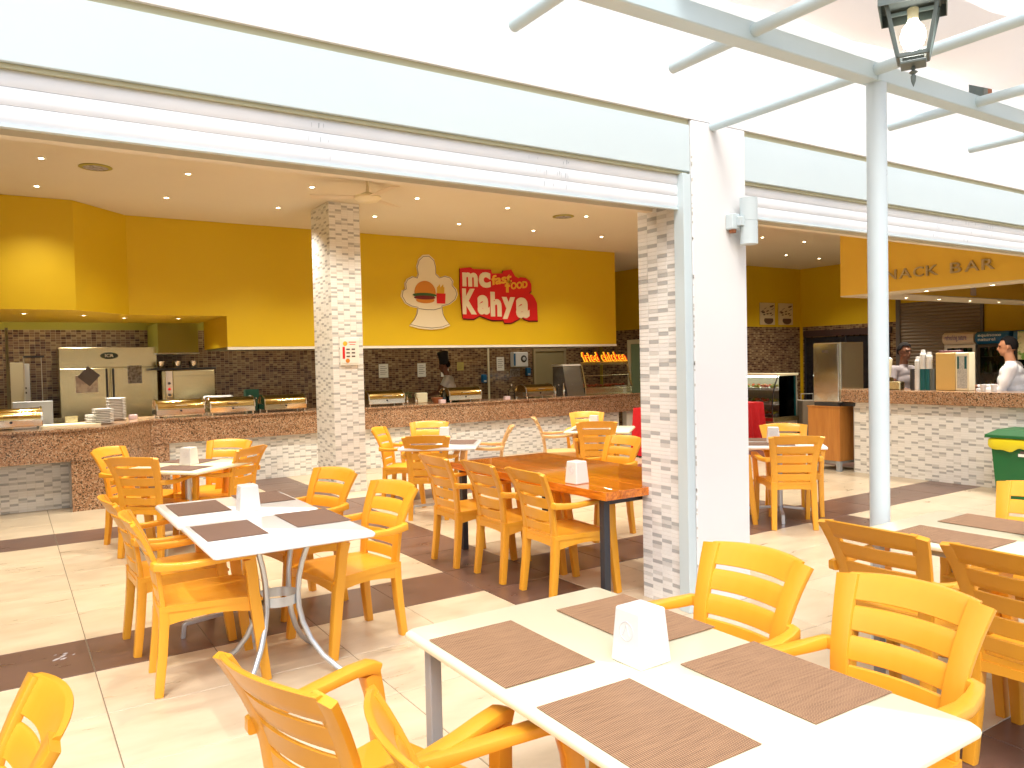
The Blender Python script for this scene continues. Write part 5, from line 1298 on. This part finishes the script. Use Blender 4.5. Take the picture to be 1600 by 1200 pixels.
def base_curved(t):
    n = 14
    for k in range(4):
        a = R(45 + 90 * k); d = Vector((math.cos(a), math.sin(a), 0)); pts = []
        prof = [(0.20, 0.71), (0.175, 0.66), (0.145, 0.58), (0.125, 0.50), (0.117, 0.42), (0.12, 0.34), (0.14, 0.26), (0.185, 0.17), (0.25, 0.09), (0.33, 0.03), (0.365, 0.012)]
        for r_, z in prof: pts.append(d * r_ + Vector((0, 0, z)))
        MB().tube(pts, 0.0145, 12).build('leg', alu, t)
    b = MB()
    for z0 in (0.36,):
        n = 32; vs_ = []
        for (r_, z) in ((0.104, z0), (0.108, z0), (0.108, z0 + 0.05), (0.104, z0 + 0.05)):
            for k in range(n): vs_.append((r_ * math.cos(2 * math.pi * k / n), r_ * math.sin(2 * math.pi * k / n), z))
        b.add(vs_, [((i % 4) * n + k, (i % 4) * n + (k + 1) % n, ((i + 1) % 4) * n + (k + 1) % n, ((i + 1) % 4) * n + k) for i in range(4) for k in range(n)], 0, True)
    b.build('ring_brace', alu, t)
    MB().box(-0.20, 0.20, -0.015, 0.015, 0.7, 0.717).box(-0.015, 0.015, -0.20, -0.016, 0.7, 0.717).box(-0.015, 0.015, 0.016, 0.20, 0.7, 0.717).build('top_plate', alu, t)
def base_cross(t):
    MB().tube([(0, 0, 0.10), (0, 0, 0.715)], 0.028, 16).build('column', alu, t)
    b = MB()
    for k in range(4):
        a = R(90 * k); d = Vector((math.cos(a), math.sin(a), 0)); s = Vector((-math.sin(a), math.cos(a), 0))
        b.sweep([d * 0.03 + Vector((0, 0, 0.11)), d * 0.30 + Vector((0, 0, 0.085)), d * 0.315 + Vector((0, 0, 0.08)), d * 0.325 + Vector((0, 0, 0.0))], s, 0.032, 0.025, 0.004)
    b.build('cross_foot', alu, t)
    MB().box(-0.18, 0.18, -0.02, 0.02, 0.7, 0.717).build('top_plate', alu, t)
def small_table(x, y, rz, top, base, lab, mats_=None, mat_m=mat_far, lab_m='', dsp=None, dpos=(0, 0)):
    t = empty('dining_table', (x, y, 0), rz, lab, 'table', 'small square tables indoors')
    bevel_top('tabletop', 0.80, 0.80, 0.032, top, t, TZ)
    base(t)
    c, s = math.cos(rz), math.sin(rz)
    for k, (mx_, my_, mr) in enumerate(mats_ or ()):
        placemat(x + mx_ * c - my_ * s, y + mx_ * s + my_ * c, TZ, rz + mr, mat_m, lab_m[k])
    if dsp: disp(x + dpos[0] * c - dpos[1] * s, y + dpos[0] * s + dpos[1] * c, TZ, rz, dsp)
small_table(1.165, 4.108, 0, white_lam, base_curved, 'nearer of the two glossy white tables pushed together on the left', ((-0.215, 0.11, 0), (0.25, 0.16, 0)), mat_far, ('left placemat on the nearer white table', 'right placemat on the nearer white table'))
small_table(1.155, 4.932, 0, white_lam, base_cross, 'farther of the two glossy white tables pushed together on the left', ((-0.20, 0.09, 0), (0.22, 0.20, 0)), mat_far, ('left placemat on the farther white table', 'right placemat on the farther white table'), 'white napkin dispenser on the pushed together white tables', (0.03, -0.19))
small_table(1.33, 7.38, R(42), ivory, base_cross, 'small cream topped table set cornerwise near the left counter', ((-0.22, -0.10, 0), (0.23, 0.15, 0)), mat_far, ('left placemat on the cornerwise table by the left counter', 'right placemat on the cornerwise table by the left counter'), 'white napkin dispenser on the table near the left counter', (0.02, 0.0))
small_table(3.86, 7.33, R(-36), white_lam, base_cross, 'small white topped table right of the mosaic column', ((-0.2, 0.1, 0), (0.2, 0.12, 0)), mat_far, ('left placemat on the white table by the mosaic column', 'right placemat on the white table by the mosaic column'), 'white napkin dispenser behind a chair on the table right of the column', (0.0, 0.26))
small_table(6.18, 7.50, R(43), ivory, base_cross, 'farthest small cream topped table before the red draped table', ((-0.2, 0.1, 0), (0.2, 0.12, 0)), mat_far, ('left placemat on the farthest cream table', 'right placemat on the farthest cream table'), 'white napkin dispenser on the farthest cream table', (0.15, 0.1))
small_table(6.40, 5.00, R(43), white_lam, base_cross, 'small white topped table seen through the right opening', ((-0.2, 0.1, 0), (0.2, 0.12, 0)), mat_far, ('left placemat on the table seen through the right opening', 'right placemat on the table seen through the right opening'), 'white napkin dispenser on the table seen through the right opening', (-0.05, 0.06))

# wooden table of planks
wt = empty('wooden_table', (3.69, 4.87, 0), 0, 'long glossy orange brown plank table on black steel legs', 'table')
NP = 8; pw_ = 1.0 / NP
for k in range(NP):
    x0 = -0.5 + k * pw_
    o = MB().rbox(x0 + 0.0004, x0 + pw_ - 0.0004, -1.04, 1.04, TZ - 0.055, TZ - rng.uniform(0, 0.0006), 0.0012).build('plank', pine, wt)
for sx in (-1, 1):
    for sy in (-1, 1):
        MB().rbox(sx * 0.43 - 0.025, sx * 0.43 + 0.025, sy * 0.94 - 0.025, sy * 0.94 + 0.025, 0, TZ - 0.056, 0.003).build('leg', black_m, wt)
MB().box(-0.40, 0.40, -0.95, -0.92, TZ - 0.10, TZ - 0.057).box(-0.40, 0.40, 0.92, 0.95, TZ - 0.10, TZ - 0.057).build('cross_bar', black_m, wt)
disp(3.30, 4.27, TZ, R(5), 'white napkin dispenser on the plank table')

# ------------------------------------------------------------------ chairs
# local frame: sitter faces +x, y is across, origin on the floor between the feet
def bx_z(z):   # x of the back plane centre line at height z
    return -0.205 - 0.02 * max(0, (z - 0.42)) / 0.24 - 0.085 * (max(0, (z - 0.60)) / 0.28) ** 1.6
def hw_z(z):
    a = max(0.0, (z - 0.42) / 0.46); return 0.200 + 0.010 * a + 0.042 * a ** 2.2
def back_pt(u, z, off=0.0):
    hw_ = hw_z(z); sag = 0.020 + 0.032 * max(0, (z - 0.45) / 0.43)
    return Vector((bx_z(z) - sag * (1 - u * u) + off, u * hw_, z))
def shell(u0, u1, z0f, z1f, t0, nu=12, nz=3, crown=0.0, mb=None, bev=0.003, bulge=0.0):
    """curved slab between u0..u1 and z0f(u)..z1f(u)"""
    mb = mb or MB(); vs_ = []
    sec = []
    for j in range(nz + 1):
        sec.append((j / nz, 1))
    ring = [(0.0, -1, 0), (0.0, 1, 0)]
    for i in range(nu + 1):
        u = u0 + (u1 - u0) * i / nu
        za, zb_ = z0f(u), z1f(u)
        loop = []
        # front side going up, back side going down, with rounded corners
        zs = [za + bev, za + (zb_ - za) * 0.33, za + (zb_ - za) * 0.67, zb_ - bev]
        for z in zs: loop.append(back_pt(u, z, t0 / 2 + bulge * math.sin(math.pi * (z - za) / (zb_ - za))))
        loop.append(back_pt(u, zb_, t0 / 2 - bev)); loop.append(back_pt(u, zb_, -t0 / 2 + bev))
        for z in reversed(zs): loop.append(back_pt(u, z, -t0 / 2))
        loop.append(back_pt(u, za, -t0 / 2 + bev)); loop.append(back_pt(u, za, t0 / 2 - bev))
        vs_ += loop
    K = 12
    fs_ = [(i * K + k, i * K + (k + 1) % K, (i + 1) * K + (k + 1) % K, (i + 1) * K + k) for i in range(nu) for k in range(K)]
    fs_.append(tuple(range(K))[::-1]); fs_.append(tuple(nu * K + k for k in range(K)))
    mb.add(vs_, fs_); return mb
def make_chair(m):
    t = empty('armchair')
    top = lambda u: 0.868 + 0.016 * (1 - u * u)
    # back frame: two stiles and the tall top rail
    b = MB()
    for s in (-1, 1):
        pts, ws = [], []
        for k in range(12):
            z = 0.405 + (0.8665 - 0.405) * k / 11
            p = back_pt(s * 0.850, z); pts.append(p); ws.append(0.060 + 0.016 * max(0, (z - 0.6) / 0.27) ** 1.5)
        b.sweep(pts, Vector((0, 1, 0)), ws, 0.023, 0.004)
    shell(-0.82, 0.82, lambda u: 0.792 + 0.008 * (1 - u * u), top, 0.019, mb=b)
    o = b.build('back_frame', m, t); shade(o, 32)
    for (z0, z1, th_) in ((0.705, 0.777, 0.013), (0.617, 0.689, 0.013), (0.529, 0.601, 0.013), (0.452, 0.514, 0.014)):
        arc = 0.010 * (z0 - 0.3)
        o = shell(-0.80, 0.80, lambda u: z0 + arc * (1 - u * u), lambda u: z1 + arc * (1 - u * u), th_, bulge=0.003).build('slat', m, t); shade(o, 32)
    # seat: dished top with rounded front edge
    b = MB(); nu, nv = 10, 10; vs_ = []
    def seat_xy(i, j):
        a = i / nu; x = -0.225 + 0.475 * a
        hw_ = 0.203 + 0.047 * a
        return x, (j / nv * 2 - 1) * hw_, a, (j / nv * 2 - 1)
    for i in range(nu + 1):
        for j in range(nv + 1):
            x, y, a, v = seat_xy(i, j)
            z = 0.438 - 0.014 * (1 - v * v) * math.sin(math.pi * min(1, a * 1.05)) + (0.006 * math.sin(math.pi * a)) - (0.012 * max(0, a - 0.9) / 0.1)
            vs_.append((x, y, z))
    for i in range(nu + 1):
        for j in range(nv + 1):
            x, y, a, v = seat_xy(i, j); vs_.append((x, y, 0.412))
    W1 = nv + 1; K = W1 * (nu + 1)
    fs_ = [(i * W1 + j, (i + 1) * W1 + j, (i + 1) * W1 + j + 1, i * W1 + j + 1) for i in range(nu) for j in range(nv)]
    fs_ += [tuple(v + K for v in f[::-1]) for f in fs_]
    per_ = [(i, 0) for i in range(nu)] + [(nu, j) for j in range(nv)] + [(i, nv) for i in range(nu, 0, -1)] + [(0, j) for j in range(nv, 0, -1)]
    idx = [i * W1 + j for i, j in per_]
    for k in range(len(idx)):
        p, q = idx[k], idx[(k + 1) % len(idx)]; fs_.append((p, q, q + K, p + K))
    b.add(vs_, fs_)
    o = b.build('seat', m, t); shade(o, 40)
    # aprons with arched undersides
    b = MB()
    def apron(p0, p1, h0, h1, arch):
        n = 10; vs2 = []
        p0 = Vector(p0); p1 = Vector(p1); d = (p1 - p0).normalized(); s = Vector((-d.y, d.x, 0)) * 0.008
        for k in range(n + 1):
            a = k / n; p = p0.lerp(p1, a); zb_ = 0.412 - (h0 + (h1 - h0) * a) + arch * math.sin(math.pi * a)
            vs2 += [p + s + Vector((0, 0, zb_)), p + s + Vector((0, 0, 0.4115)), p - s + Vector((0, 0, 0.4115)), p - s + Vector((0, 0, zb_))]
        fs2 = [(k * 4 + i, k * 4 + (i + 1) % 4, (k + 1) * 4 + (i + 1) % 4, (k + 1) * 4 + i) for k in range(n) for i in range(4)]
        fs2 += [(3, 2, 1, 0), (n * 4, n * 4 + 1, n * 4 + 2, n * 4 + 3)]
        b.add(vs2, fs2)
    apron((-0.20, -0.192, 0), (0.235, -0.236, 0), 0.065, 0.055, 0.026)
    apron((-0.20, 0.192, 0), (0.235, 0.236, 0), 0.065, 0.055, 0.026)
    apron((0.238, -0.225, 0), (0.238, 0.225, 0), 0.045, 0.045, 0.016)
    apron((-0.222, -0.18, 0), (-0.222, 0.18, 0), 0.045, 0.045, 0.008)
    b.build('apron', m, t)
    # legs
    for s in (-1, 1):
        pts = [back_pt(s * 0.885, 0.44) + Vector((0, 0, 0)), back_pt(s * 0.885, 0.36) + Vector((0.0, 0, 0)), Vector((-0.222, s * 0.180, 0.2)), Vector((-0.245, s * 0.186, 0.0))]
        o = MB().sweep(pts, Vector((0, 1, 0)), [0.052, 0.054, 0.051, 0.046], [0.042, 0.046, 0.044, 0.040], 0.004).build('leg', m, t); shade(o, 32)
        pts = [Vector((0.185, s * 0.268, 0.640)), Vector((0.196, s * 0.262, 0.58)), Vector((0.205, s * 0.252, 0.46)), Vector((0.218, s * 0.244, 0.36)), Vector((0.240, s * 0.243, 0.15)), Vector((0.258, s * 0.245, 0.0))]
        o = MB().sweep(pts, Vector((0, 1, 0)), [0.044, 0.040, 0.042, 0.048, 0.045, 0.040], [0.060, 0.055, 0.054, 0.056, 0.050, 0.045], 0.004).build('leg', m, t); shade(o, 32)
        # arm : broad flat band that wraps out from the stile and runs forward
        y0 = hw_z(0.655)
        pts = [Vector((bx_z(0.655) - 0.018, s * (y0 + 0.000), 0.652)), Vector((bx_z(0.655) - 0.012, s * (y0 + 0.026), 0.650)), Vector((-0.18, s * 0.258, 0.646)), Vector((-0.10, s * 0.272, 0.646)), Vector((0.02, s * 0.276, 0.654)), Vector((0.12, s * 0.274, 0.662)), Vector((0.185, s * 0.270, 0.660)), Vector((0.212, s * 0.268, 0.648))]
        sd_ = [Vector((1, 0, 0))] + [Vector((0.7, s * 0.7, 0))] + [Vector((0.2, 1 * s, 0))] + [Vector((0, s, 0))] * 5
        sd_ = [Vector((-1, 0, 0)) if s > 0 else Vector((1, 0, 0))]
        wz = [0.034, 0.036, 0.042, 0.050, 0.056, 0.058, 0.058, 0.054]
        hz = [0.044, 0.042, 0.038, 0.032, 0.029, 0.031, 0.038, 0.040]
        # use vertical axis as the "height" reference: side vector is the horizontal normal of the path
        sides = []
        for k in range(len(pts)):
            d = (pts[min(k + 1, 7)] - pts[max(k - 1, 0)]); d.z = 0; d.normalize(); sides.append(Vector((-d.y, d.x, 0)))
        o = MB().sweep(pts, sides, wz, hz, 0.007).build('armrest', m, t); shade(o, 32)
    return t
CH0 = make_chair(plastic)
CH1 = None
used = [False]
def chair(x, y, yaw, lab, back=False, faded=False):
    """x,y = feet centre; back=True: x,y is the middle of the top of the backrest"""
    global CH1
    a = R(yaw)
    if back: x += 0.31 * math.cos(a); y += 0.31 * math.sin(a)
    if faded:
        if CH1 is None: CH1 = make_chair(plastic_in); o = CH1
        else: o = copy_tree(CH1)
    elif not used[0]: o = CH0; used[0] = True
    else: o = copy_tree(CH0)
    o.location = (x, y, 0); o.rotation_euler = (0, 0, a)
    tag(o, lab, 'chair', 'ochre plastic slatted armchairs')
# foreground table
chair(0.82, 1.955, 17, 'foreground ochre armchair set askew left of the cream table, back to the viewer')
chair(0.965, 1.37, -9, 'ochre armchair cut off by the bottom edge with both armrests under the cream table')
chair(2.30, 1.93, 180, 'ochre armchair facing the viewer at the far right corner of the foreground table', back=True)
chair(2.32, 1.345, 181, 'large ochre armchair facing left at the near right side of the foreground table', back=True)
chair(3.05, 1.91, 0, 'ochre armchair seen from behind just left of the round pole, before the right edge table', back=True)
chair(3.03, 1.36, -1, 'ochre armchair seen from behind and cut off by the right edge of the photo', back=True)
chair(4.66, 1.93, 180, 'ochre armchair in front of the green bin at the right edge', back=True)
chair(0.02, 1.99, 183, 'ochre armchair cut off at the bottom left corner', back=True)
# white tables
chair(0.83, 4.28, -4, 'ochre armchair nearest the viewer on the left side of the white tables')
chair(0.80, 4.96, 2, 'ochre armchair behind the nearest one on the left side of the white tables')
chair(1.65, 4.34, 190, 'ochre armchair at the near right side of the white tables with curved legs')
chair(1.60, 5.17, 196, 'ochre armchair at the far right side of the white tables')
# wooden table
chair(3.14, 5.49, 0, 'farthest of the three ochre armchairs lined along the left of the plank table')
chair(3.20, 4.90, -1, 'middle of the three ochre armchairs lined along the left of the plank table')
chair(3.23, 4.32, -2, 'nearest of the three ochre armchairs lined along the left of the plank table')
chair(4.85, 5.56, 182, 'ochre armchair on the far side of the plank table next to the mosaic pillar', back=True)
# left back table
chair(1.07, 7.42, 48, 'ochre armchair with its back to the viewer at the table near the left counter')
chair(0.80, 8.22, -41, 'ochre armchair in front of the granite pedestal at the table near the left counter', back=True)
chair(1.86, 8.14, 227, 'ochre armchair facing the viewer before the counter mosaic at the left table', back=True)
chair(1.86, 7.31, 133, 'ochre armchair turned left at the right of the table near the left counter', back=True)
# table right of the column
chair(3.54, 7.06, 56, 'ochre armchair with its back to the viewer at the table right of the column', back=True)
chair(3.61, 8.36, -42, 'ochre armchair seen side on just right of the mosaic column', back=True)
chair(4.43, 8.74, 236, 'ochre armchair facing the viewer behind the table right of the column', back=True)
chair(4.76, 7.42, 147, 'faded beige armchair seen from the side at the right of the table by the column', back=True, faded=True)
# far right table
chair(5.85, 7.17, 50, 'ochre armchair with its back to the viewer at the farthest cream table', back=True)
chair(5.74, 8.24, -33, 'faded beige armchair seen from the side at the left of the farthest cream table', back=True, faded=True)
chair(6.82, 8.57, 232, 'ochre armchair facing the viewer behind the farthest cream table', back=True)
# table seen through right opening
chair(5.98, 4.49, 51, 'ochre armchair seen squarely from behind through the right opening', back=True)
chair(6.91, 5.34, 229, 'ochre armchair facing the viewer behind the table seen through the right opening', back=True)
chair(5.92, 5.28, -43, 'ochre armchair mostly hidden by the white pillar at the table in the right opening')

# ------------------------------------------------------------------ people
def ellipsoid(mb, c, r, seg=16, rings=10, mtx=None):
    vs_, fs_ = [], []
    for i in range(rings + 1):
        th_ = math.pi * i / rings
        for k in range(seg):
            ph = 2 * math.pi * k / seg
            p = Vector((r[0] * math.sin(th_) * math.cos(ph), r[1] * math.sin(th_) * math.sin(ph), r[2] * math.cos(th_)))
            if mtx: p = mtx @ p
            vs_.append(Vector(c) + p)
    for i in range(rings):
        for k in range(seg): fs_.append((i * seg + k, (i + 1) * seg + k, (i + 1) * seg + (k + 1) % seg, i * seg + (k + 1) % seg))
    mb.add(vs_, fs_, 0, True)
def limb(mb, pts, rs, seg=14, flat=None):
    """smooth tapered limb as tube with rounded ends"""
    P = [Vector(p) for p in pts]
    out, rr_ = [], []
    for i in range(len(P) - 1):
        for k in range(5):
            t_ = k / 5; p0 = P[max(i - 1, 0)]; p1 = P[i]; p2 = P[i + 1]; p3 = P[min(i + 2, len(P) - 1)]
            q = 0.5 * ((2 * p1) + (p2 - p0) * t_ + (2 * p0 - 5 * p1 + 4 * p2 - p3) * t_ ** 2 + (3 * p1 - p0 - 3 * p2 + p3) * t_ ** 3)
            out.append(q); s_ = t_ * t_ * (3 - 2 * t_); rr_.append(rs[i] * (1 - s_) + rs[i + 1] * s_)
    out.append(P[-1]); rr_.append(rs[-1])
    mb.tube(out, rr_, seg); ellipsoid(mb, out[0], (rr_[0],) * 3, 12, 8); ellipsoid(mb, out[-1], (rr_[-1],) * 3, 12, 8)
def person(name, loc, yaw, lab, shirt, skin_, hands, elbows, lean=0.0, turn=0.0, H_=1.74, sleeves=0.5, hat=None, grp=None, tilt=0.0, girth=1.0):
    """local +x forward, +y left; hands/elbows = [(x,y,z) left, right]"""
    s = H_ / 1.74
    t = empty(name, loc, R(yaw), lab, 'person', grp)
    mb = MB(); f = lean
    pel = Vector((0, 0, 0.93 * s)); ch = Vector((0.02 + f * 0.25, 0, 1.22 * s)); nk = Vector((0.01 + f * 0.42, 0, 1.45 * s - f * 0.05)); hd2 = nk + Vector((0.03 + f * 0.12, 0, 0.135 * s))
    # torso as stacked ellipsoids
    for (c, r) in ((pel, (0.115, 0.165, 0.13)), (pel.lerp(ch, 0.35), (0.112, 0.155, 0.14)), (pel.lerp(ch, 0.7), (0.120, 0.165, 0.14)), (ch, (0.125, 0.175, 0.14)), (ch.lerp(nk, 0.45), (0.105, 0.175, 0.11))):
        ellipsoid(mb, c, [r[0] * s * girth, r[1] * s * girth, r[2] * s], 20, 12)
    limb(mb, [ch.lerp(nk, 0.6), nk + Vector((0.012, 0, 0.03)), hd2 + Vector((-0.012, 0, -0.03))], [0.075 * s, 0.058 * s, 0.056 * s])
    for k, sy in enumerate((1, -1)):
        sh_ = Vector((nk.x - 0.02, sy * 0.185 * s * girth, 1.385 * s - f * 0.05)); el = Vector(elbows[k]); ha = Vector(hands[k])
        limb(mb, [ch.lerp(nk, 0.55) + Vector((0, sy * 0.09, 0.02)), sh_], [0.075 * s, 0.066 * s])
        limb(mb, [sh_, sh_.lerp(el, 0.5), el], [0.064 * s * girth, 0.054 * s * girth, 0.044 * s])
        limb(mb, [el, el.lerp(ha, 0.35), ha], [0.042 * s, 0.041 * s, 0.026 * s])
        d = (ha - el).normalized(); sd2 = d.cross(Vector((0, 0, 1)));
        if sd2.length < .1: sd2 = Vector((0, 1, 0))
        sd2.normalize(); up2 = sd2.cross(d)
        limb(mb, [ha, ha + d * 0.045, ha + d * 0.085], [0.026, 0.032, 0.029])
        for q, (o_, L) in enumerate(((-0.030, 0.070), (-0.010, 0.082), (0.010, 0.078), (0.030, 0.060))):
            b0 = ha + d * 0.085 + sd2 * o_
            limb(mb, [b0, b0 + d * L * 0.5 - up2 * 0.006, b0 + d * L * 0.95 - up2 * 0.024], [0.0100, 0.0092, 0.0082], 8)
        tb = ha + d * 0.03 + sd2 * (-0.030 * sy)
        limb(mb, [tb, tb + d * 0.035 - sd2 * 0.022 * sy, tb + d * 0.065 - sd2 * 0.026 * sy], [0.0125, 0.011, 0.009], 8)
        hip = Vector((0, sy * 0.09 * s, 0.90 * s)); kn = Vector((0.02, sy * 0.10 * s, 0.49 * s)); an = Vector((-0.02, sy * 0.11 * s, 0.09 * s))
        limb(mb, [hip, hip.lerp(kn, 0.5), kn], [0.095 * s, 0.078 * s, 0.058 * s]); limb(mb, [kn, kn.lerp(an, 0.35), an], [0.057 * s, 0.056 * s, 0.038 * s])
        limb(mb, [an + Vector((-0.03, 0, -0.045)), an + Vector((0.06, 0, -0.05)), an + Vector((0.15, 0, -0.06))], [0.042, 0.042, 0.032])
    # head
    Rm = Matrix.Rotation(R(turn), 4, 'Z') @ Matrix.Rotation(R(tilt), 4, 'Y')
    hc = hd2 + Vector((0.0, 0, 0.055))
    def hp_(x, y, z): return hc + (Rm @ Vector((x, y, z)))
    ellipsoid(mb, hp_(-0.008, 0, 0.022), (0.096, 0.075, 0.098), 20, 14, Rm.to_3x3()); ellipsoid(mb, hp_(0.018, 0, -0.045), (0.068, 0.058, 0.075), 18, 12, Rm.to_3x3())
    ellipsoid(mb, hp_(0.055, 0, -0.092), (0.024, 0.026, 0.020), 12, 8, Rm.to_3x3())
    limb(mb, [hp_(0.082, 0, 0.012), hp_(0.096, 0, -0.012), hp_(0.104, 0, -0.030)], [0.009, 0.011, 0.014], 8)
    limb(mb, [hp_(0.078, -0.022, -0.062), hp_(0.088, 0, -0.063), hp_(0.078, 0.022, -0.062)], [0.007, 0.010, 0.007], 8)
    limb(mb, [hp_(0.078, -0.035, 0.030), hp_(0.090, 0, 0.030), hp_(0.078, 0.035, 0.030)], [0.012, 0.010, 0.012], 8)
    for sy in (1, -1): limb(mb, [hp_(-0.005, sy * 0.074, 0.018), hp_(-0.010, sy * 0.084, -0.005), hp_(0.0, sy * 0.076, -0.032)], [0.012, 0.013, 0.008], 8)
    ob = mb.build('body', [skin_, shirt, trouser], t, fix=False)
    rm = ob.modifiers.new('r', 'REMESH'); rm.mode = 'VOXEL'; rm.voxel_size = 0.009
    dg = bpy.context.evaluated_depsgraph_get(); dg.update()
    me = bpy.data.meshes.new_from_object(ob.evaluated_get(dg)); ob.modifiers.clear(); ob.data = me
    bm = bmesh.new(); bm.from_mesh(me)
    for _ in range(3): bmesh.ops.smooth_vert(bm, verts=bm.verts, factor=0.5, use_axis_x=True, use_axis_y=True, use_axis_z=True)
    for fc in bm.faces:
        c = fc.calc_center_median(); fc.smooth = True; mi = 1
        if c.z < 0.93 * s and abs(c.y) < 0.24: mi = 2
        if (c - hc).length < 0.15 or c.z > nk.z + 0.015: mi = 0
        for k in (0, 1):
            el = Vector(elbows[k]); ha = Vector(hands[k]); ax = ha - el; tt = (c - el).dot(ax) / ax.length_squared
            dist = ((c - el) - ax * tt).length
            sh_ = Vector((nk.x - 0.02, (1, -1)[k] * 0.185 * s, 1.385 * s)); ax2 = el - sh_; t2 = (c - sh_).dot(ax2) / ax2.length_squared; d2 = ((c - sh_) - ax2 * t2).length
            if sleeves < 1 and dist < 0.075 and -0.1 < tt < 1.8: mi = 0
            if sleeves < 1 and d2 < 0.08 and sleeves < t2 <= 1.1: mi = 0
            if sleeves >= 1 and dist < 0.09 and 0.92 < tt < 1.8: mi = 0
        fc.material_index = mi
    bm.to_mesh(me); bm.free()
    for m_ in (skin_, shirt, trouser):
        if m_.name not in [x.name for x in me.materials if x]: me.materials.append(m_)
    e = MB()
    for sy in (1, -1): ellipsoid(e, hp_(0.076, sy * 0.030, 0.010), (0.010, 0.013, 0.009), 10, 8)
    e.build('eyes', mat('eye_dark', (0.03, 0.02, 0.015), 0.2), t)
    h = MB(); 
    vs_, fs_ = [], []; n, rg = 28, 14
    for i in range(rg + 1):
        for k in range(n):
            ph = 2 * math.pi * k / n; lim = 1.55 if math.cos(ph) < 0.25 else 0.95 + 0.60 * max(0, (0.6 - math.cos(ph))) 
            lim = 2.05 if math.cos(ph) < -0.35 else lim
            th_ = lim * i / rg; wob = 1 + 0.015 * math.sin(7 * ph + 3 * i) 
            vs_.append(hp_(-0.010 + 0.107 * wob * math.sin(th_) * math.cos(ph), 0.085 * wob * math.sin(th_) * math.sin(ph), 0.022 + 0.114 * wob * math.cos(th_)))
    for i in range(rg):
        for k in range(n): fs_.append((i * n + k, (i + 1) * n + k, (i + 1) * n + (k + 1) % n, i * n + (k + 1) % n))
    h.add(vs_, fs_, 0, True); ho = h.build('hair', hair_m, t); so = ho.modifiers.new('s', 'SOLIDIFY'); so.thickness = 0.008; so.offset = -1
    if hat:
        hh = MB(); prof = [(0.088, 0.035), (0.092, 0.05), (0.088, 0.12), (0.094, 0.20), (0.105, 0.235), (0.098, 0.26), (0.06, 0.272), (0, 0.274)]
        hh.lathe(prof, 24, caps=False); hh.v = [tuple(hp_(x - 0.01, y, z)) for x, y, z in hh.v]; hh.build('hat', hat, t)
    return t
person('person', (6.80, 12.45, 0), 142, 'cook in a white T-shirt and tall black hat bending over the counter', shirt_w, skin_d,
       [(0.42, 0.10, 1.03), (0.42, -0.12, 1.03)], [(0.20, 0.22, 1.10), (0.20, -0.24, 1.10)], lean=0.18, turn=8, H_=1.66, sleeves=0.55, hat=mat('black_hat_cloth', (0.012, 0.012, 0.016), 0.8), tilt=8, girth=1.15)
person('person', (10.92, 6.36, 0), 262, 'dark haired man in a grey shirt standing behind the cup dispenser', shirt_g, skin_d,
       [(0.25, 0.16, 1.08), (0.27, -0.14, 1.06)], [(0.02, 0.27, 1.12), (0.04, -0.27, 1.12)], turn=-12, H_=1.72, sleeves=0.55)
person('person', (10.42, 4.62, 0), 108, 'dark haired man in a white shirt reaching over the bar', shirt_w, skin_m,
       [(0.42, 0.20, 1.12), (0.46, -0.05, 1.16)], [(0.12, 0.27, 1.13), (0.16, -0.25, 1.14)], lean=0.1, turn=4, H_=1.76, sleeves=1.0, girth=1.28)
